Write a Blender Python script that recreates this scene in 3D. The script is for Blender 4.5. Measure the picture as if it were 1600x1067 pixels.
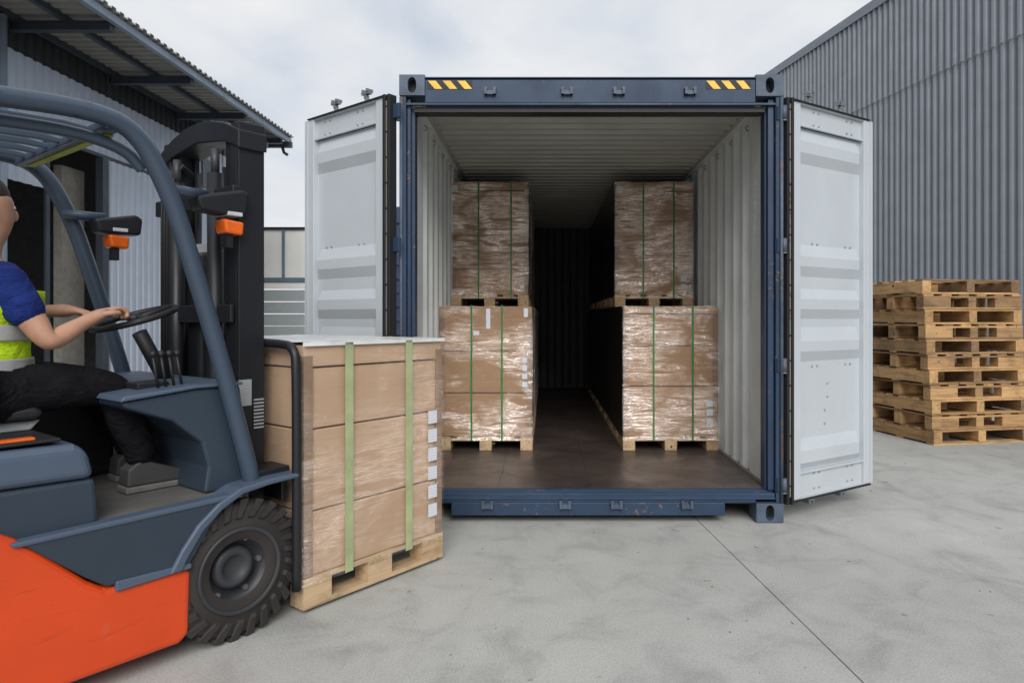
import bpy, bmesh, math, random
from mathutils import Vector, Matrix
random.seed(7)
R = math.radians
S = bpy.context.scene
C = S.collection
for o in list(bpy.data.objects): bpy.data.objects.remove(o)

# ------------------------------------------------------------ camera, sky, sun, exposure
cam = bpy.data.objects.new('camera', bpy.data.cameras.new('camera')); C.objects.link(cam)
cam.location = (0, 0, 1.30); cam.rotation_euler = (R(90), 0, 0)
cam.data.sensor_width = 36; cam.data.lens = 36*1050/1600
cam.data.shift_x = (800-852)/1600; cam.data.shift_y = -(533.5-497)/1600
cam.data.clip_start = 0.05; cam.data.clip_end = 1500
S.camera = cam

SUN_EL, SUN_AZ = 36, 173          # compass azimuth, clockwise from +Y: behind the camera, to the right
world = bpy.data.worlds.new('World'); S.world = world; world.use_nodes = True
nt = world.node_tree; nt.nodes.clear()
def wn(t, **k):
    n = nt.nodes.new(t)
    for a, b in k.items(): setattr(n, a, b)
    return n
sky = wn('ShaderNodeTexSky', sky_type='NISHITA', sun_disc=False)
sky.sun_elevation = R(SUN_EL); sky.sun_rotation = R(SUN_AZ); sky.air_density = 1.0; sky.dust_density = 2.0
bg1 = wn('ShaderNodeBackground'); bg1.inputs[1].default_value = 0.07
bg2 = wn('ShaderNodeBackground'); bg2.inputs[1].default_value = 0.52
tc = wn('ShaderNodeTexCoord'); mp = wn('ShaderNodeMapping'); mp.inputs['Scale'].default_value = (1.3, 1.3, 3.2)
no = wn('ShaderNodeTexNoise'); no.inputs['Scale'].default_value = 1.9; no.inputs['Detail'].default_value = 7; no.inputs['Roughness'].default_value = .52
no.inputs['Distortion'].default_value = .35
cr = wn('ShaderNodeValToRGB'); cr.color_ramp.elements[0].position = .33; cr.color_ramp.elements[1].position = .68
cr.color_ramp.elements[0].color = (.66, .73, .84, 1); cr.color_ramp.elements[1].color = (1.0, 1.0, 1.0, 1)
cf = wn('ShaderNodeValToRGB'); cf.color_ramp.elements[0].position = .25; cf.color_ramp.elements[1].position = .5
cf.color_ramp.elements[0].color = (.8, .8, .8, 1); cf.color_ramp.elements[1].color = (.97, .97, .97, 1)
mx = wn('ShaderNodeMixShader'); wo = wn('ShaderNodeOutputWorld')
for a, b in ((tc.outputs['Generated'], mp.inputs[0]), (mp.outputs[0], no.inputs[0]), (no.outputs[0], cr.inputs[0]), (no.outputs[0], cf.inputs[0]),
             (cr.outputs[0], bg2.inputs[0]), (sky.outputs[0], bg1.inputs[0]), (cf.outputs[0], mx.inputs[0]), (bg1.outputs[0], mx.inputs[1]),
             (bg2.outputs[0], mx.inputs[2]), (mx.outputs[0], wo.inputs[0])): nt.links.new(a, b)
sl = bpy.data.lights.new('sun', 'SUN'); sl.energy = 1.5; sl.angle = R(38); sl.color = (1, .97, .93)
so = bpy.data.objects.new('sun', sl); C.objects.link(so)
sd = Vector((math.sin(R(SUN_AZ))*math.cos(R(SUN_EL)), math.cos(R(SUN_AZ))*math.cos(R(SUN_EL)), math.sin(R(SUN_EL))))
so.rotation_euler = sd.to_track_quat('Z', 'Y').to_euler(); so.location = (5, -8, 12)
S.view_settings.view_transform = 'Standard'; S.view_settings.look = 'None'; S.view_settings.gamma = 1
S.view_settings.use_curve_mapping = False; S.view_settings.exposure = 0.8

# ------------------------------------------------------------ materials
class Mat:
    def __init__(s, name):
        s.m = bpy.data.materials.new(name); s.m.use_nodes = True; s.t = s.m.node_tree
        s.b = s.t.nodes['Principled BSDF']; s.out = s.t.nodes['Material Output']
    def n(s, t, **k):
        x = s.t.nodes.new(t)
        for a, b in k.items(): setattr(x, a, b)
        return x
    def l(s, a, b): s.t.links.new(a, b)
    def coords(s, scale=(1, 1, 1), rnd=False, kind='Object'):
        tc = s.n('ShaderNodeTexCoord'); mp = s.n('ShaderNodeMapping'); mp.inputs['Scale'].default_value = scale
        src = tc.outputs[kind]
        if rnd:
            oi = s.n('ShaderNodeObjectInfo'); ml = s.n('ShaderNodeMath', operation='MULTIPLY'); ml.inputs[1].default_value = 37.0
            s.l(oi.outputs['Random'], ml.inputs[0]); ad = s.n('ShaderNodeVectorMath', operation='ADD')
            s.l(src, ad.inputs[0]); s.l(ml.outputs[0], ad.inputs[1]); src = ad.outputs[0]
        s.l(src, mp.inputs[0]); return mp.outputs[0]
    def noise(s, co, scale, detail=4, rough=.5, dist=0):
        x = s.n('ShaderNodeTexNoise'); x.inputs['Scale'].default_value = scale; x.inputs['Detail'].default_value = detail
        x.inputs['Roughness'].default_value = rough; x.inputs['Distortion'].default_value = dist; s.l(co, x.inputs[0]); return x.outputs[0]
    def ramp(s, f, stops, ):
        x = s.n('ShaderNodeValToRGB'); e = x.color_ramp.elements
        e[0].position = stops[0][0]; e[0].color = c4(stops[0][1]); e[1].position = stops[-1][0]; e[1].color = c4(stops[-1][1])
        for p, c in stops[1:-1]:
            k = e.new(p); k.color = c4(c)
        s.l(f, x.inputs[0]); return x.outputs[0]
    def mix(s, fac, a, b, blend='MIX'):
        x = s.n('ShaderNodeMix', data_type='RGBA', blend_type=blend)
        for v, i in ((fac, 0), (a, 6), (b, 7)):
            if hasattr(v, 'links'): s.l(v, x.inputs[i])
            else: x.inputs[i].default_value = v if i == 0 else c4(v)
        return x.outputs[2]
    def bump(s, h, strength=.3, dist=.01):
        x = s.n('ShaderNodeBump'); x.inputs['Strength'].default_value = strength; x.inputs['Distance'].default_value = dist
        s.l(h, x.inputs['Height']); s.l(x.outputs[0], s.b.inputs['Normal']); return x
    def col(s, c):
        if hasattr(c, 'links'): s.l(c, s.b.inputs['Base Color'])
        else: s.b.inputs['Base Color'].default_value = c4(c)
    def rough(s, r):
        if hasattr(r, 'links'): s.l(r, s.b.inputs['Roughness'])
        else: s.b.inputs['Roughness'].default_value = r
def c4(c): return (c, c, c, 1) if isinstance(c, (int, float)) else (c[0], c[1], c[2], 1)

def paint(name, c, rough=.45, wear=.3, wearcol=(.16, .09, .05), metal=0, scale=1, spec=.5, dirt=.25):
    """painted metal: faint tone changes, grime, small worn specks"""
    M = Mat(name); co = M.coords((1, 1, 1), True)
    a = M.noise(co, 2.2*scale, 6, .6, .4)
    dk = [x*(1-dirt) for x in c]; lt = [min(1, x*(1+dirt*.5)) for x in c]
    base = M.ramp(a, [(.3, dk), (.6, c), (.8, lt)])
    if wear > 0:
        w = M.noise(co, 26*scale, 6, .65, .6); w2 = M.noise(co, 1.7*scale, 3)
        ml = M.n('ShaderNodeMath', operation='MULTIPLY'); M.l(w, ml.inputs[0]); M.l(w2, ml.inputs[1])
        f = M.ramp(ml.outputs[0], [(.415-.06*wear, 0), (.45-.06*wear, 1)])
        base = M.mix(f, base, wearcol)
    M.col(base)
    r = M.ramp(a, [(.3, rough+.14), (.75, max(.05, rough-.08))]); M.rough(r)
    M.b.inputs['Metallic'].default_value = metal; M.b.inputs['Specular IOR Level'].default_value = spec
    M.bump(M.noise(co, 9*scale, 3), .12, .01)
    return M.m
def flat(name, c, rough=.6, metal=0, spec=.5):
    M = Mat(name); M.b.inputs['Specular IOR Level'].default_value = spec; co = M.coords((1, 1, 1), True); a = M.noise(co, 8, 5, .6)
    M.col(M.ramp(a, [(.3, [x*.78 for x in c]), (.7, [min(1, x*1.12) for x in c])])); M.rough(rough)
    M.b.inputs['Metallic'].default_value = metal; M.bump(M.noise(co, 60, 3), .1, .003)
    return M.m
def fabric(name, c, spec=.2):
    M = Mat(name); co = M.coords((1, 1, 1.6)); w = M.noise(co, 7, 5, .55, 1.6); t = M.noise(co, 260, 2)
    M.col(M.ramp(w, [(.3, [x*.72 for x in c]), (.62, [min(1, x*1.12) for x in c])])); M.rough(.9); M.b.inputs['Specular IOR Level'].default_value = spec
    ad = M.n('ShaderNodeMath', operation='MULTIPLY_ADD'); M.l(t, ad.inputs[0]); ad.inputs[1].default_value = .06; M.l(w, ad.inputs[2])
    M.bump(ad.outputs[0], .9, .035); return M.m
def wood(name, ca, cb, cc):
    M = Mat(name); co = M.coords((1.5, 26, 26), True)
    g = M.noise(co, 1.6, 6, .6, .8); co2 = M.coords((1, 1, 1), True)
    blot = M.noise(co2, 5, 4, .6)
    oi = M.n('ShaderNodeObjectInfo')
    base = M.ramp(oi.outputs['Random'], [(0, ca), (.5, cb), (1, cc)])
    gr = M.ramp(g, [(.28, .5), (.5, .95), (.75, 1.12)])
    c = M.mix(1.0, base, gr, 'MULTIPLY')
    bl = M.ramp(blot, [(.36, .62), (.52, 1.0)])
    c = M.mix(.75, c, bl, 'MULTIPLY')
    kn = M.noise(co2, 17, 2); kf = M.ramp(kn, [(.70, 0), (.76, 1)])
    c = M.mix(kf, c, (.12, .06, .03))
    M.col(c); M.rough(.78); M.b.inputs['Specular IOR Level'].default_value = .25; M.bump(g, .35, .004)
    return M.m
def cardboard(name='cardboard', k=(1, 1, 1)):
    M = Mat(name); co = M.coords((1, 1, 1), True)
    a = M.noise(co, 3, 5, .55); fl = M.noise(M.coords((2, 2, 60), True), 2, 4, .6)
    c = M.ramp(a, [(.3, tuple(v*q for v, q in zip((.53, .37, .24), k))), (.7, tuple(v*q for v, q in zip((.62, .44, .295), k)))])
    c = M.mix(.12, c, M.ramp(fl, [(.35, .78), (.6, 1.05)]), 'MULTIPLY'); M.col(c); M.rough(.8)
    M.b.inputs['Specular IOR Level'].default_value = .25; M.bump(fl, .15, .003); return M.m
def stretch_film(name, amt=1.0, seed=0, cov=0):
    """thin clear film: see-through, with glossy creases and milky folds"""
    M = Mat(name); M.t.nodes.remove(M.b)
    co = M.coords((1.2, 1.2, 11), True); co.node.inputs['Rotation'].default_value = (.05, .07, 0); co.node.inputs['Location'].default_value = (seed, 0, seed*2)
    a = M.noise(co, 2.2, 6, .60, .6); b = M.noise(M.coords((3, 3, 26), True), 2.6, 4, .6, 1.0)
    ad = M.n('ShaderNodeMath', operation='MULTIPLY_ADD'); ad.inputs[1].default_value = .3; M.l(b, ad.inputs[0]); M.l(a, ad.inputs[2])
    bp = M.n('ShaderNodeBump'); bp.inputs['Strength'].default_value = 1.0; bp.inputs['Distance'].default_value = .04; M.l(ad.outputs[0], bp.inputs['Height'])
    gl = M.n('ShaderNodeBsdfGlossy'); gl.inputs['Roughness'].default_value = .10; gl.inputs['Color'].default_value = (1, 1, 1, 1); M.l(bp.outputs[0], gl.inputs['Normal'])
    tr = M.n('ShaderNodeBsdfTransparent'); tr.inputs['Color'].default_value = (.97, .97, .97, 1)
    df = M.n('ShaderNodeBsdfDiffuse'); df.inputs['Color'].default_value = (.82, .82, .84, 1)
    patch = M.noise(M.coords((1, 1, 1.5), True), 2.2, 3, .55, .8)
    pm = M.ramp(patch, [(.40+cov, 0.04), (.50+cov, .45), (.64+cov, 1)])
    # milky folds: thin ridges of the crease noise
    fo = []
    for lv in (.56, .63, .70, .77):
        sb = M.n('ShaderNodeMath', operation='SUBTRACT'); M.l(ad.outputs[0], sb.inputs[0]); sb.inputs[1].default_value = lv
        ab = M.n('ShaderNodeMath', operation='ABSOLUTE'); M.l(sb.outputs[0], ab.inputs[0])
        rr = M.ramp(ab.outputs[0], [(0, 1), (.013, 0)]); fo.append(rr)
    acc = fo[0]
    for x in fo[1:]:
        mm = M.n('ShaderNodeMath', operation='MAXIMUM'); M.l(acc, mm.inputs[0]); M.l(x, mm.inputs[1]); acc = mm.outputs[0]
    f2 = M.n('ShaderNodeMath', operation='MULTIPLY'); M.l(acc, f2.inputs[0]); M.l(pm, f2.inputs[1])
    f3 = M.n('ShaderNodeMath', operation='MULTIPLY_ADD'); M.l(f2.outputs[0], f3.inputs[0]); f3.inputs[1].default_value = .55*amt; f3.inputs[2].default_value = .008
    wr = M.ramp(a, [(.40, .05), (.50, .9), (.55, .15), (.62, 1.0), (.66, .1), (.72, .9)])
    g1 = M.n('ShaderNodeMath', operation='MULTIPLY'); M.l(pm, g1.inputs[0]); M.l(wr, g1.inputs[1])
    g2 = M.n('ShaderNodeMath', operation='MULTIPLY_ADD'); M.l(g1.outputs[0], g2.inputs[0]); g2.inputs[1].default_value = 1.35*amt; g2.inputs[2].default_value = .012
    M.l(g2.outputs[0], gl.inputs['Color'])
    m1 = M.n('ShaderNodeAddShader'); M.l(tr.outputs[0], m1.inputs[0]); M.l(gl.outputs[0], m1.inputs[1])
    m2 = M.n('ShaderNodeMixShader'); M.l(f3.outputs[0], m2.inputs[0]); M.l(m1.outputs[0], m2.inputs[1]); M.l(df.outputs[0], m2.inputs[2])
    M.l(m2.outputs[0], M.out.inputs[0]); return M.m
def concrete():
    M = Mat('yard_concrete'); co = M.coords()
    big = M.noise(co, .55, 5, .6, .5); mid = M.noise(co, 3.2, 7, .65, .6); st = M.noise(M.coords((1.2, .45, 1)), 1.6, 6, .65, 1.2)
    fine = M.noise(co, 120, 4, .7); grit = M.n('ShaderNodeTexVoronoi'); grit.inputs['Scale'].default_value = 120; M.l(co, grit.inputs[0])
    c = M.ramp(mid, [(.25, (.31, .312, .298)), (.5, (.43, .433, .412)), (.75, (.47, .47, .445))])
    c = M.mix(.45, c, M.ramp(big, [(.3, .72), (.5, 1.0), (.7, 1.14)]), 'MULTIPLY')
    c = M.mix(.45, c, M.ramp(st, [(.28, .68), (.42, .97), (.6, 1.03), (.72, 1.18)]), 'MULTIPLY')
    c = M.mix(.6, c, M.ramp(fine, [(.3, .55), (.6, 1.15)]), 'MULTIPLY')
    sp = M.ramp(grit.outputs[0], [(.05, .72), (.2, 1)]); c = M.mix(.5, c, sp, 'MULTIPLY')
    sn = M.noise(co, 13, 3, .5); c = M.mix(M.ramp(sn, [(.70, 0), (.76, .5)]), c, (.13, .13, .12))
    w = M.noise(M.coords((2.4, 9, 1)), 1.1, 6, .7, 2.0); c = M.mix(M.ramp(w, [(.64, 0), (.7, .28)]), c, (.5, .5, .48))
    tk = M.noise(M.coords((.5, 3.5, 1)), 2.6, 7, .7, 1.2); c = M.mix(M.ramp(tk, [(.62, 0), (.74, .2)]), c, (.19, .19, .18))
    oil = M.noise(M.coords((1, 1, 1)), 1.9, 5, .7, .6); c = M.mix(M.ramp(oil, [(.66, 0), (.72, .30)]), c, (.17, .17, .16))
    M.col(c); M.rough(.86); M.b.inputs['Specular IOR Level'].default_value = .3
    ad = M.n('ShaderNodeMath', operation='ADD'); M.l(fine, ad.inputs[0]); M.l(mid, ad.inputs[1]); M.bump(ad.outputs[0], .22, .004)
    return M.m
def plyfloor():
    M = Mat('worn_ply_floor'); co = M.coords()
    a = M.noise(co, 2.2, 7, .65, .8); s = M.noise(M.coords((5, 1.0, 1)), 3, 8, .75, 1.6); s2 = M.noise(M.coords((1, 6, 1)), 4, 8, .75, 1.2)
    c = M.ramp(a, [(.28, (.030, .022, .019)), (.5, (.062, .046, .040)), (.72, (.10, .078, .068))])
    c = M.mix(M.ramp(s, [(.66, 0), (.72, .35)]), c, (.22, .19, .17)); c = M.mix(M.ramp(s2, [(.68, 0), (.74, .3)]), c, (.2, .17, .15))
    s3 = M.noise(M.coords((9, 2.0, 1)), 2.2, 9, .8, 2.6); c = M.mix(M.ramp(s3, [(.57, 0), (.60, .4), (.63, 0)]), c, (.26, .23, .21))
    s4 = M.noise(co, 4.5, 8, .75, 3.0); c = M.mix(M.ramp(s4, [(.47, 0), (.485, .45), (.50, 0)]), c, (.015, .012, .011))
    sp = M.noise(co, 42, 2); c = M.mix(M.ramp(sp, [(.73, 0), (.77, .8)]), c, (.45, .42, .38))
    M.col(c); M.rough(M.ramp(a, [(.3, .46), (.7, .27)])); M.bump(a, .2, .006); return M.m
def label_mat():
    M = Mat('printed_label'); w = M.n('ShaderNodeTexWave', bands_direction='Z'); w.inputs['Scale'].default_value = 22; w.inputs['Distortion'].default_value = 2.5
    w.inputs['Detail'].default_value = 3; w.inputs['Detail Scale'].default_value = 9
    M.l(M.coords(), w.inputs[0]); M.col(M.ramp(w.outputs[1], [(.12, (.55, .57, .61)), (.3, (.70, .72, .76))])); M.rough(.5); return M.m

m = {}
m['ground'] = concrete(); m['joint'] = flat('joint_filler', (.08, .08, .075), .9)
m['blue'] = paint('container_blue_paint', (.030, .056, .105), .42, .6, (.20, .11, .07), dirt=.3, spec=.3)
m['blue_dark'] = paint('container_dark_blue', (.014, .036, .082), .45, .5, (.16, .09, .06), dirt=.3)
m['cast'] = paint('casting_scuffed_paint', (.075, .105, .155), .5, 1.4, (.17, .105, .075), dirt=.45, scale=2)
m['inner'] = paint('container_interior_paint', (.70, .73, .72), .5, 0, (.26, .2, .15), dirt=.16)
m['roofin'] = paint('container_ceiling_paint', (.44, .43, .38), .55, .1, (.2, .15, .1), dirt=.16)
m['door'] = paint('door_pale_paint', (.515, .555, .59), .38, 0, (.28, .26, .23), dirt=.07)
m['gasket'] = flat('black_rubber', (.012, .012, .014), .55)
m['strip'] = paint('gasket_steel_strip', (.36, .33, .31), .45, 1.2, (.2, .12, .08), metal=.4)
m['galv'] = paint('galvanised_steel', (.42, .44, .46), .38, .2, (.18, .15, .13), metal=.7)
m['yellow'] = flat('hazard_yellow', (.86, .52, .05), .45); m['black'] = flat('matt_black', (.014, .014, .016), .6)
m['white'] = flat('white_marking', (.86, .88, .9), .6)
m['ply'] = plyfloor(); m['card'] = cardboard(k=(.84, .81, .80)); m['card_shaded'] = cardboard('shaded_cardboard', (.61, .53, .46)); m['film'] = stretch_film('stretch_film', .85); m['film2'] = stretch_film('thin_stretch_film', .30, 3); m['film3'] = stretch_film('creased_stretch_film', 1.0, 5, -.03)  # container cartons: same cardboard with the interior shade mixed into its colour
m['edge'] = flat('corner_board_brown', (.27, .17, .105), .75); m['blackfilm'] = flat('black_plastic_sheet', (.012, .012, .013), .28); m['endw'] = flat('end_wall_dark', (.06, .065, .07), .6)  # end wall set darker than the side walls
m['strap'] = flat('green_strapping', (.028, .23, .06), .35); m['strap2'] = flat('pale_green_strapping', (.40, .45, .24), .4); m['label'] = label_mat()
m['wood'] = wood('new_pallet_wood', (.56, .40, .24), (.62, .45, .28), (.50, .34, .2))
m['oldwood'] = wood('used_pallet_wood', (.66, .41, .19), (.48, .29, .135), (.26, .165, .095))
m['clad'] = paint('grey_cladding', (.29, .315, .35), .42, 0, dirt=.10, spec=.4); m['clad_trim'] = paint('grey_trim', (.20, .225, .26), .4, 0, dirt=.08)
m['clad_l'] = paint('pale_cladding', (.60, .66, .76), .45, 0, dirt=.08); m['clad_d'] = paint('dark_cladding', (.035, .035, .037), .5, 0, dirt=.15)
m['canopy'] = paint('canopy_sheet', (.36, .345, .31), .55, 0, dirt=.2); m['steel'] = paint('blue_grey_steel', (.06, .075, .095), .5, .1, dirt=.2)
m['steel_l'] = paint('pale_fascia_steel', (.30, .37, .45), .4, .1, dirt=.15)
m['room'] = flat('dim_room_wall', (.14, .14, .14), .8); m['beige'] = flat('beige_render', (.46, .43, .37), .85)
m['tarp'] = paint('cream_tarpaulin', (.82, .81, .78), .5, 0, dirt=.06); m['alu'] = paint('aluminium_boards', (.40, .44, .45), .42, .1, dirt=.12, metal=.25)
m['rail'] = paint('trailer_blue_rail', (.13, .2, .25), .45, .1); m['glass'] = flat('window_glass', (.02, .025, .03), .08)
m['fgrey'] = paint('truck_grey_paint', (.030, .046, .068), .40, .12, (.02, .02, .02), dirt=.16)
m['fgrey_l'] = paint('truck_light_grey_plastic', (.075, .105, .155), .38, .1, (.05, .05, .05), dirt=.12)
m['orange'] = paint('truck_orange_paint', (.68, .066, .010), .30, 0, (.2, .035, .01), dirt=.14)
def grime(mat):
    M = Mat.__new__(Mat); M.m = mat; M.t = mat.node_tree; M.b = M.t.nodes['Principled BSDF']
    src = M.b.inputs['Base Color'].links[0].from_socket
    a = M.noise(M.coords((1.2, 1.2, 9)), 1.6, 7, .7, 1.5); c = M.mix(M.ramp(a, [(.60, 0), (.70, .28)]), src, (.20, .035, .012))
    b = M.noise(M.coords((3, 3, 3)), 2.5, 6, .7); c = M.mix(M.ramp(b, [(.62, 0), (.75, .25)]), c, (.3, .2, .14)); M.col(c)
grime(m['orange'])
m['mast'] = paint('mast_black', (.012, .013, .017), .42, .15, (.05, .045, .04), dirt=.3); m['guard'] = paint('guard_slate_paint', (.048, .070, .105), .30, .05, (.03, .03, .03), dirt=.12)
m['tyre'] = flat('tyre_rubber', (.030, .026, .024), .75); m['rim'] = paint('rim_grey', (.045, .047, .053), .45, .4, (.03, .03, .03), dirt=.35)
m['mat_floor'] = flat('rubber_mat', (.12, .115, .11), .8); m['lens'] = flat('amber_lens', (.75, .13, .015), .2); m['clearlens'] = flat('pale_lens', (.55, .58, .6), .15)
m['ygreen'] = flat('yellow_green_strip', (.36, .40, .03), .5); m['plate'] = flat('grey_sticker', (.36, .38, .4), .45)
m['skin'] = flat('skin', (.50, .27, .18), .5); m['hair'] = flat('brown_hair', (.05, .03, .02), .6); m['navy'] = fabric('navy_shirt', (.012, .028, .16))
m['vest'] = fabric('hi_vis_yellow', (.56, .80, .02), .3); m['refl'] = flat('reflective_band', (.42, .42, .42), .4); m['trousers'] = fabric('black_trousers', (.010, .010, .012), .12)
m['shoe'] = flat('grey_shoe', (.06, .06, .062), .6); m['sole'] = flat('shoe_sole', (.16, .155, .15), .7); m['eye'] = flat('eye_white', (.7, .7, .7), .2)

# ------------------------------------------------------------ geometry helpers
class MB:
    def __init__(s): s.v = []; s.f = []; s.sm = []
    def add(s, vs, fs, smooth=False):
        k = len(s.v); s.v += [tuple(v) for v in vs]; s.f += [tuple(i+k for i in f) for f in fs]; s.sm += [smooth]*len(fs); return s
    def box(s, a, b):
        x0, y0, z0 = a; x1, y1, z1 = b
        return s.add([(x0, y0, z0), (x1, y0, z0), (x1, y1, z0), (x0, y1, z0), (x0, y0, z1), (x1, y0, z1), (x1, y1, z1), (x0, y1, z1)],
              [(0, 3, 2, 1), (4, 5, 6, 7), (0, 1, 5, 4), (1, 2, 6, 5), (2, 3, 7, 6), (3, 0, 4, 7)])
    def cbox(s, c, d, rot=None):
        t = MB().box((-d[0]/2, -d[1]/2, -d[2]/2), (d[0]/2, d[1]/2, d[2]/2)); M = rot.to_matrix() if rot else Matrix.Identity(3)
        return s.add([M @ Vector(v)+Vector(c) for v in t.v], t.f)
    def prism(s, poly, a, b, ax='y'):
        """poly = 2D points; extruded from a to b along ax"""
        n = len(poly)
        def P(p, t): return {'y': (p[0], t, p[1]), 'x': (t, p[0], p[1]), 'z': (p[0], p[1], t)}[ax]
        vs = [P(p, a) for p in poly]+[P(p, b) for p in poly]
        return s.add(vs, [tuple(range(n)), tuple(range(2*n-1, n-1, -1))]+[(i, i+n, (i+1) % n+n, (i+1) % n) for i in range(n)])
    def tube(s, pts, r, n=12, rs=None, flat=1.0, up=Vector((0, 0, 1))):
        pts = [Vector(p) for p in pts]; vs = []; fs = []
        for i, p in enumerate(pts):
            d = (pts[min(i+1, len(pts)-1)]-pts[max(i-1, 0)]).normalized()
            a = d.cross(up)
            if a.length < .05: a = d.cross(Vector((0, 1, 0)))
            a.normalize(); b = a.cross(d); rr = rs[i] if rs else r
            for k in range(n):
                t = 2*math.pi*k/n; vs.append(p+a*math.cos(t)*rr*flat+b*math.sin(t)*rr)
        for i in range(len(pts)-1):
            for k in range(n): fs.append((i*n+k, i*n+(k+1) % n, (i+1)*n+(k+1) % n, (i+1)*n+k))
        s.add(vs, fs, True); k0 = len(s.v)-len(vs)
        s.f += [tuple(k0+k for k in range(n-1, -1, -1)), tuple(k0+(len(pts)-1)*n+k for k in range(n))]; s.sm += [False, False]; return s
    def lathe(s, prof, c, axis='y', n=40, smooth=True):
        vs = []; fs = []
        for r, h in prof:
            for k in range(n):
                t = 2*math.pi*k/n; a, b = r*math.cos(t), r*math.sin(t)
                vs.append({'y': (c[0]+a, c[1]+h, c[2]+b), 'z': (c[0]+a, c[1]+b, c[2]+h), 'x': (c[0]+h, c[1]+a, c[2]+b)}[axis])
        for i in range(len(prof)-1):
            for k in range(n): fs.append((i*n+k, i*n+(k+1) % n, (i+1)*n+(k+1) % n, (i+1)*n+k))
        return s.add(vs, fs, smooth)
    def ball(s, c, r, sc=(1, 1, 1), n=14):
        vs = []; fs = []
        for i in range(n//2+1):
            ph = math.pi*i/(n//2)
            for k in range(n):
                t = 2*math.pi*k/n; vs.append((c[0]+r*sc[0]*math.sin(ph)*math.cos(t), c[1]+r*sc[1]*math.sin(ph)*math.sin(t), c[2]+r*sc[2]*math.cos(ph)))
        for i in range(n//2):
            for k in range(n): fs.append((i*n+k, (i+1)*n+k, (i+1)*n+(k+1) % n, i*n+(k+1) % n))
        return s.add(vs, fs, True)
    def mesh(s, name, mat):
        me = bpy.data.meshes.new(name); me.from_pydata(s.v, [], s.f); me.materials.append(mat)
        for p, q in zip(me.polygons, s.sm): p.use_smooth = q
        bm = bmesh.new(); bm.from_mesh(me); bmesh.ops.recalc_face_normals(bm, faces=bm.faces); bm.to_mesh(me); bm.free()
        return me
    def build(s, name, mat, parent=None, bev=0, stuff=False, label=None, seg=2):
        o = bpy.data.objects.new(name, s.mesh(name, mat)); C.objects.link(o); o.parent = parent
        if bev:
            b = o.modifiers.new('bevel', 'BEVEL'); b.width = bev; b.segments = seg; b.limit_method = 'ANGLE'; b.angle_limit = R(35); b.use_clamp_overlap = True
        if stuff: o['kind'] = 'stuff'
        if label: o['label'] = label
        return o
def tag(o, label=None, cat=None, group=None, kind=None):
    for k, v in (('label', label), ('category', cat), ('group', group), ('kind', kind)):
        if v: o[k] = v
    return o
def empty(name, loc=(0, 0, 0), rz=0):
    o = bpy.data.objects.new(name, None); C.objects.link(o); o.location = loc; o.rotation_euler = (0, 0, rz); o.empty_display_size = .2; return o
kids = {}
def copy_tree(o, parent=None):
    c = o.copy(); C.objects.link(c); c.parent = parent
    for ch in list(o.children): copy_tree(ch, c)
    return c
_cache = {}
def piece(name, size, loc, mat, parent, rz=0, tilt=0):
    """one board or block sharing its mesh with alike ones; its length runs along local x"""
    key = (name, tuple(round(x, 3) for x in size), mat.name)
    if key not in _cache: _cache[key] = MB().cbox((0, 0, 0), size).mesh(name, mat)
    o = bpy.data.objects.new(name, _cache[key]); C.objects.link(o); o.parent = parent; o.location = loc; o.rotation_euler = (0, tilt, rz); return o
def corrugate(total, pitch, prof):
    """prof: list of (fraction of pitch, offset) ; returns polyline along 0..total"""
    out = []; n = int(math.ceil(total/pitch))
    for i in range(n):
        for f, d in prof:
            t = (i+f)*pitch
            if t <= total: out.append((t, d))
    out.append((total, out[-1][1])); return out
TRAP = [(0, 0), (.25, 0), (.5, 1), (.75, 1)]
def sheet(mb, line, fn, a, b):
    """sweep a 2D polyline between two positions a..b ; fn(t, d, pos) -> point"""
    n = len(line); vs = [fn(t, d, a) for t, d in line]+[fn(t, d, b) for t, d in line]
    return mb.add(vs, [(i, i+1, n+i+1, n+i) for i in range(n-1)])

# ------------------------------------------------------------ ground
g = MB(); XL, XR, Y0g, Y1g = -300, 300, -200, 700
def jx(y, s): return .98+(y-4.33)*(-.0806)+s*.003
ys = [-40, 0, 3, 6, 40]
g.add([(XL, Y0g, 0), (1.3, Y0g, 0), (1.3, -40, 0), (jx(-40, -1), -40, 0), (XL, -40, 0)], [(0, 1, 3, 4)])
for i in range(len(ys)-1):
    a, b = ys[i], ys[i+1]
    g.add([(XL, a, 0), (jx(a, -1), a, 0), (jx(b, -1), b, 0), (XL, b, 0)], [(0, 1, 2, 3)])
    g.add([(jx(a, 1), a, 0), (XR, a, 0), (XR, b, 0), (jx(b, 1), b, 0)], [(0, 1, 2, 3)])
    g.add([(jx(a, -1), a, 0), (jx(b, -1), b, 0), (jx(b, -1), b, -.012), (jx(a, -1), a, -.012)], [(0, 1, 2, 3)])
    g.add([(jx(a, 1), a, 0), (jx(b, 1), b, 0), (jx(b, 1), b, -.012), (jx(a, 1), a, -.012)], [(0, 3, 2, 1)])
g.add([(XL, 40, 0), (XR, 40, 0), (XR, Y1g, 0), (XL, Y1g, 0)], [(0, 1, 2, 3)])
g.add([(1.3, Y0g, 0), (XR, Y0g, 0), (XR, -40, 0), (jx(-40, 1), -40, 0)], [(0, 1, 2, 3)])
go = g.build('ground', m['ground']); go['kind'] = 'structure'
js = MB(); js.add([(jx(-40, -3), -40, -.006), (jx(-40, 3), -40, -.006), (jx(40, 3), 40, -.006), (jx(40, -3), 40, -.006)], [(0, 1, 2, 3)])
js.build('control_joint', m['joint'], go)

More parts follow.
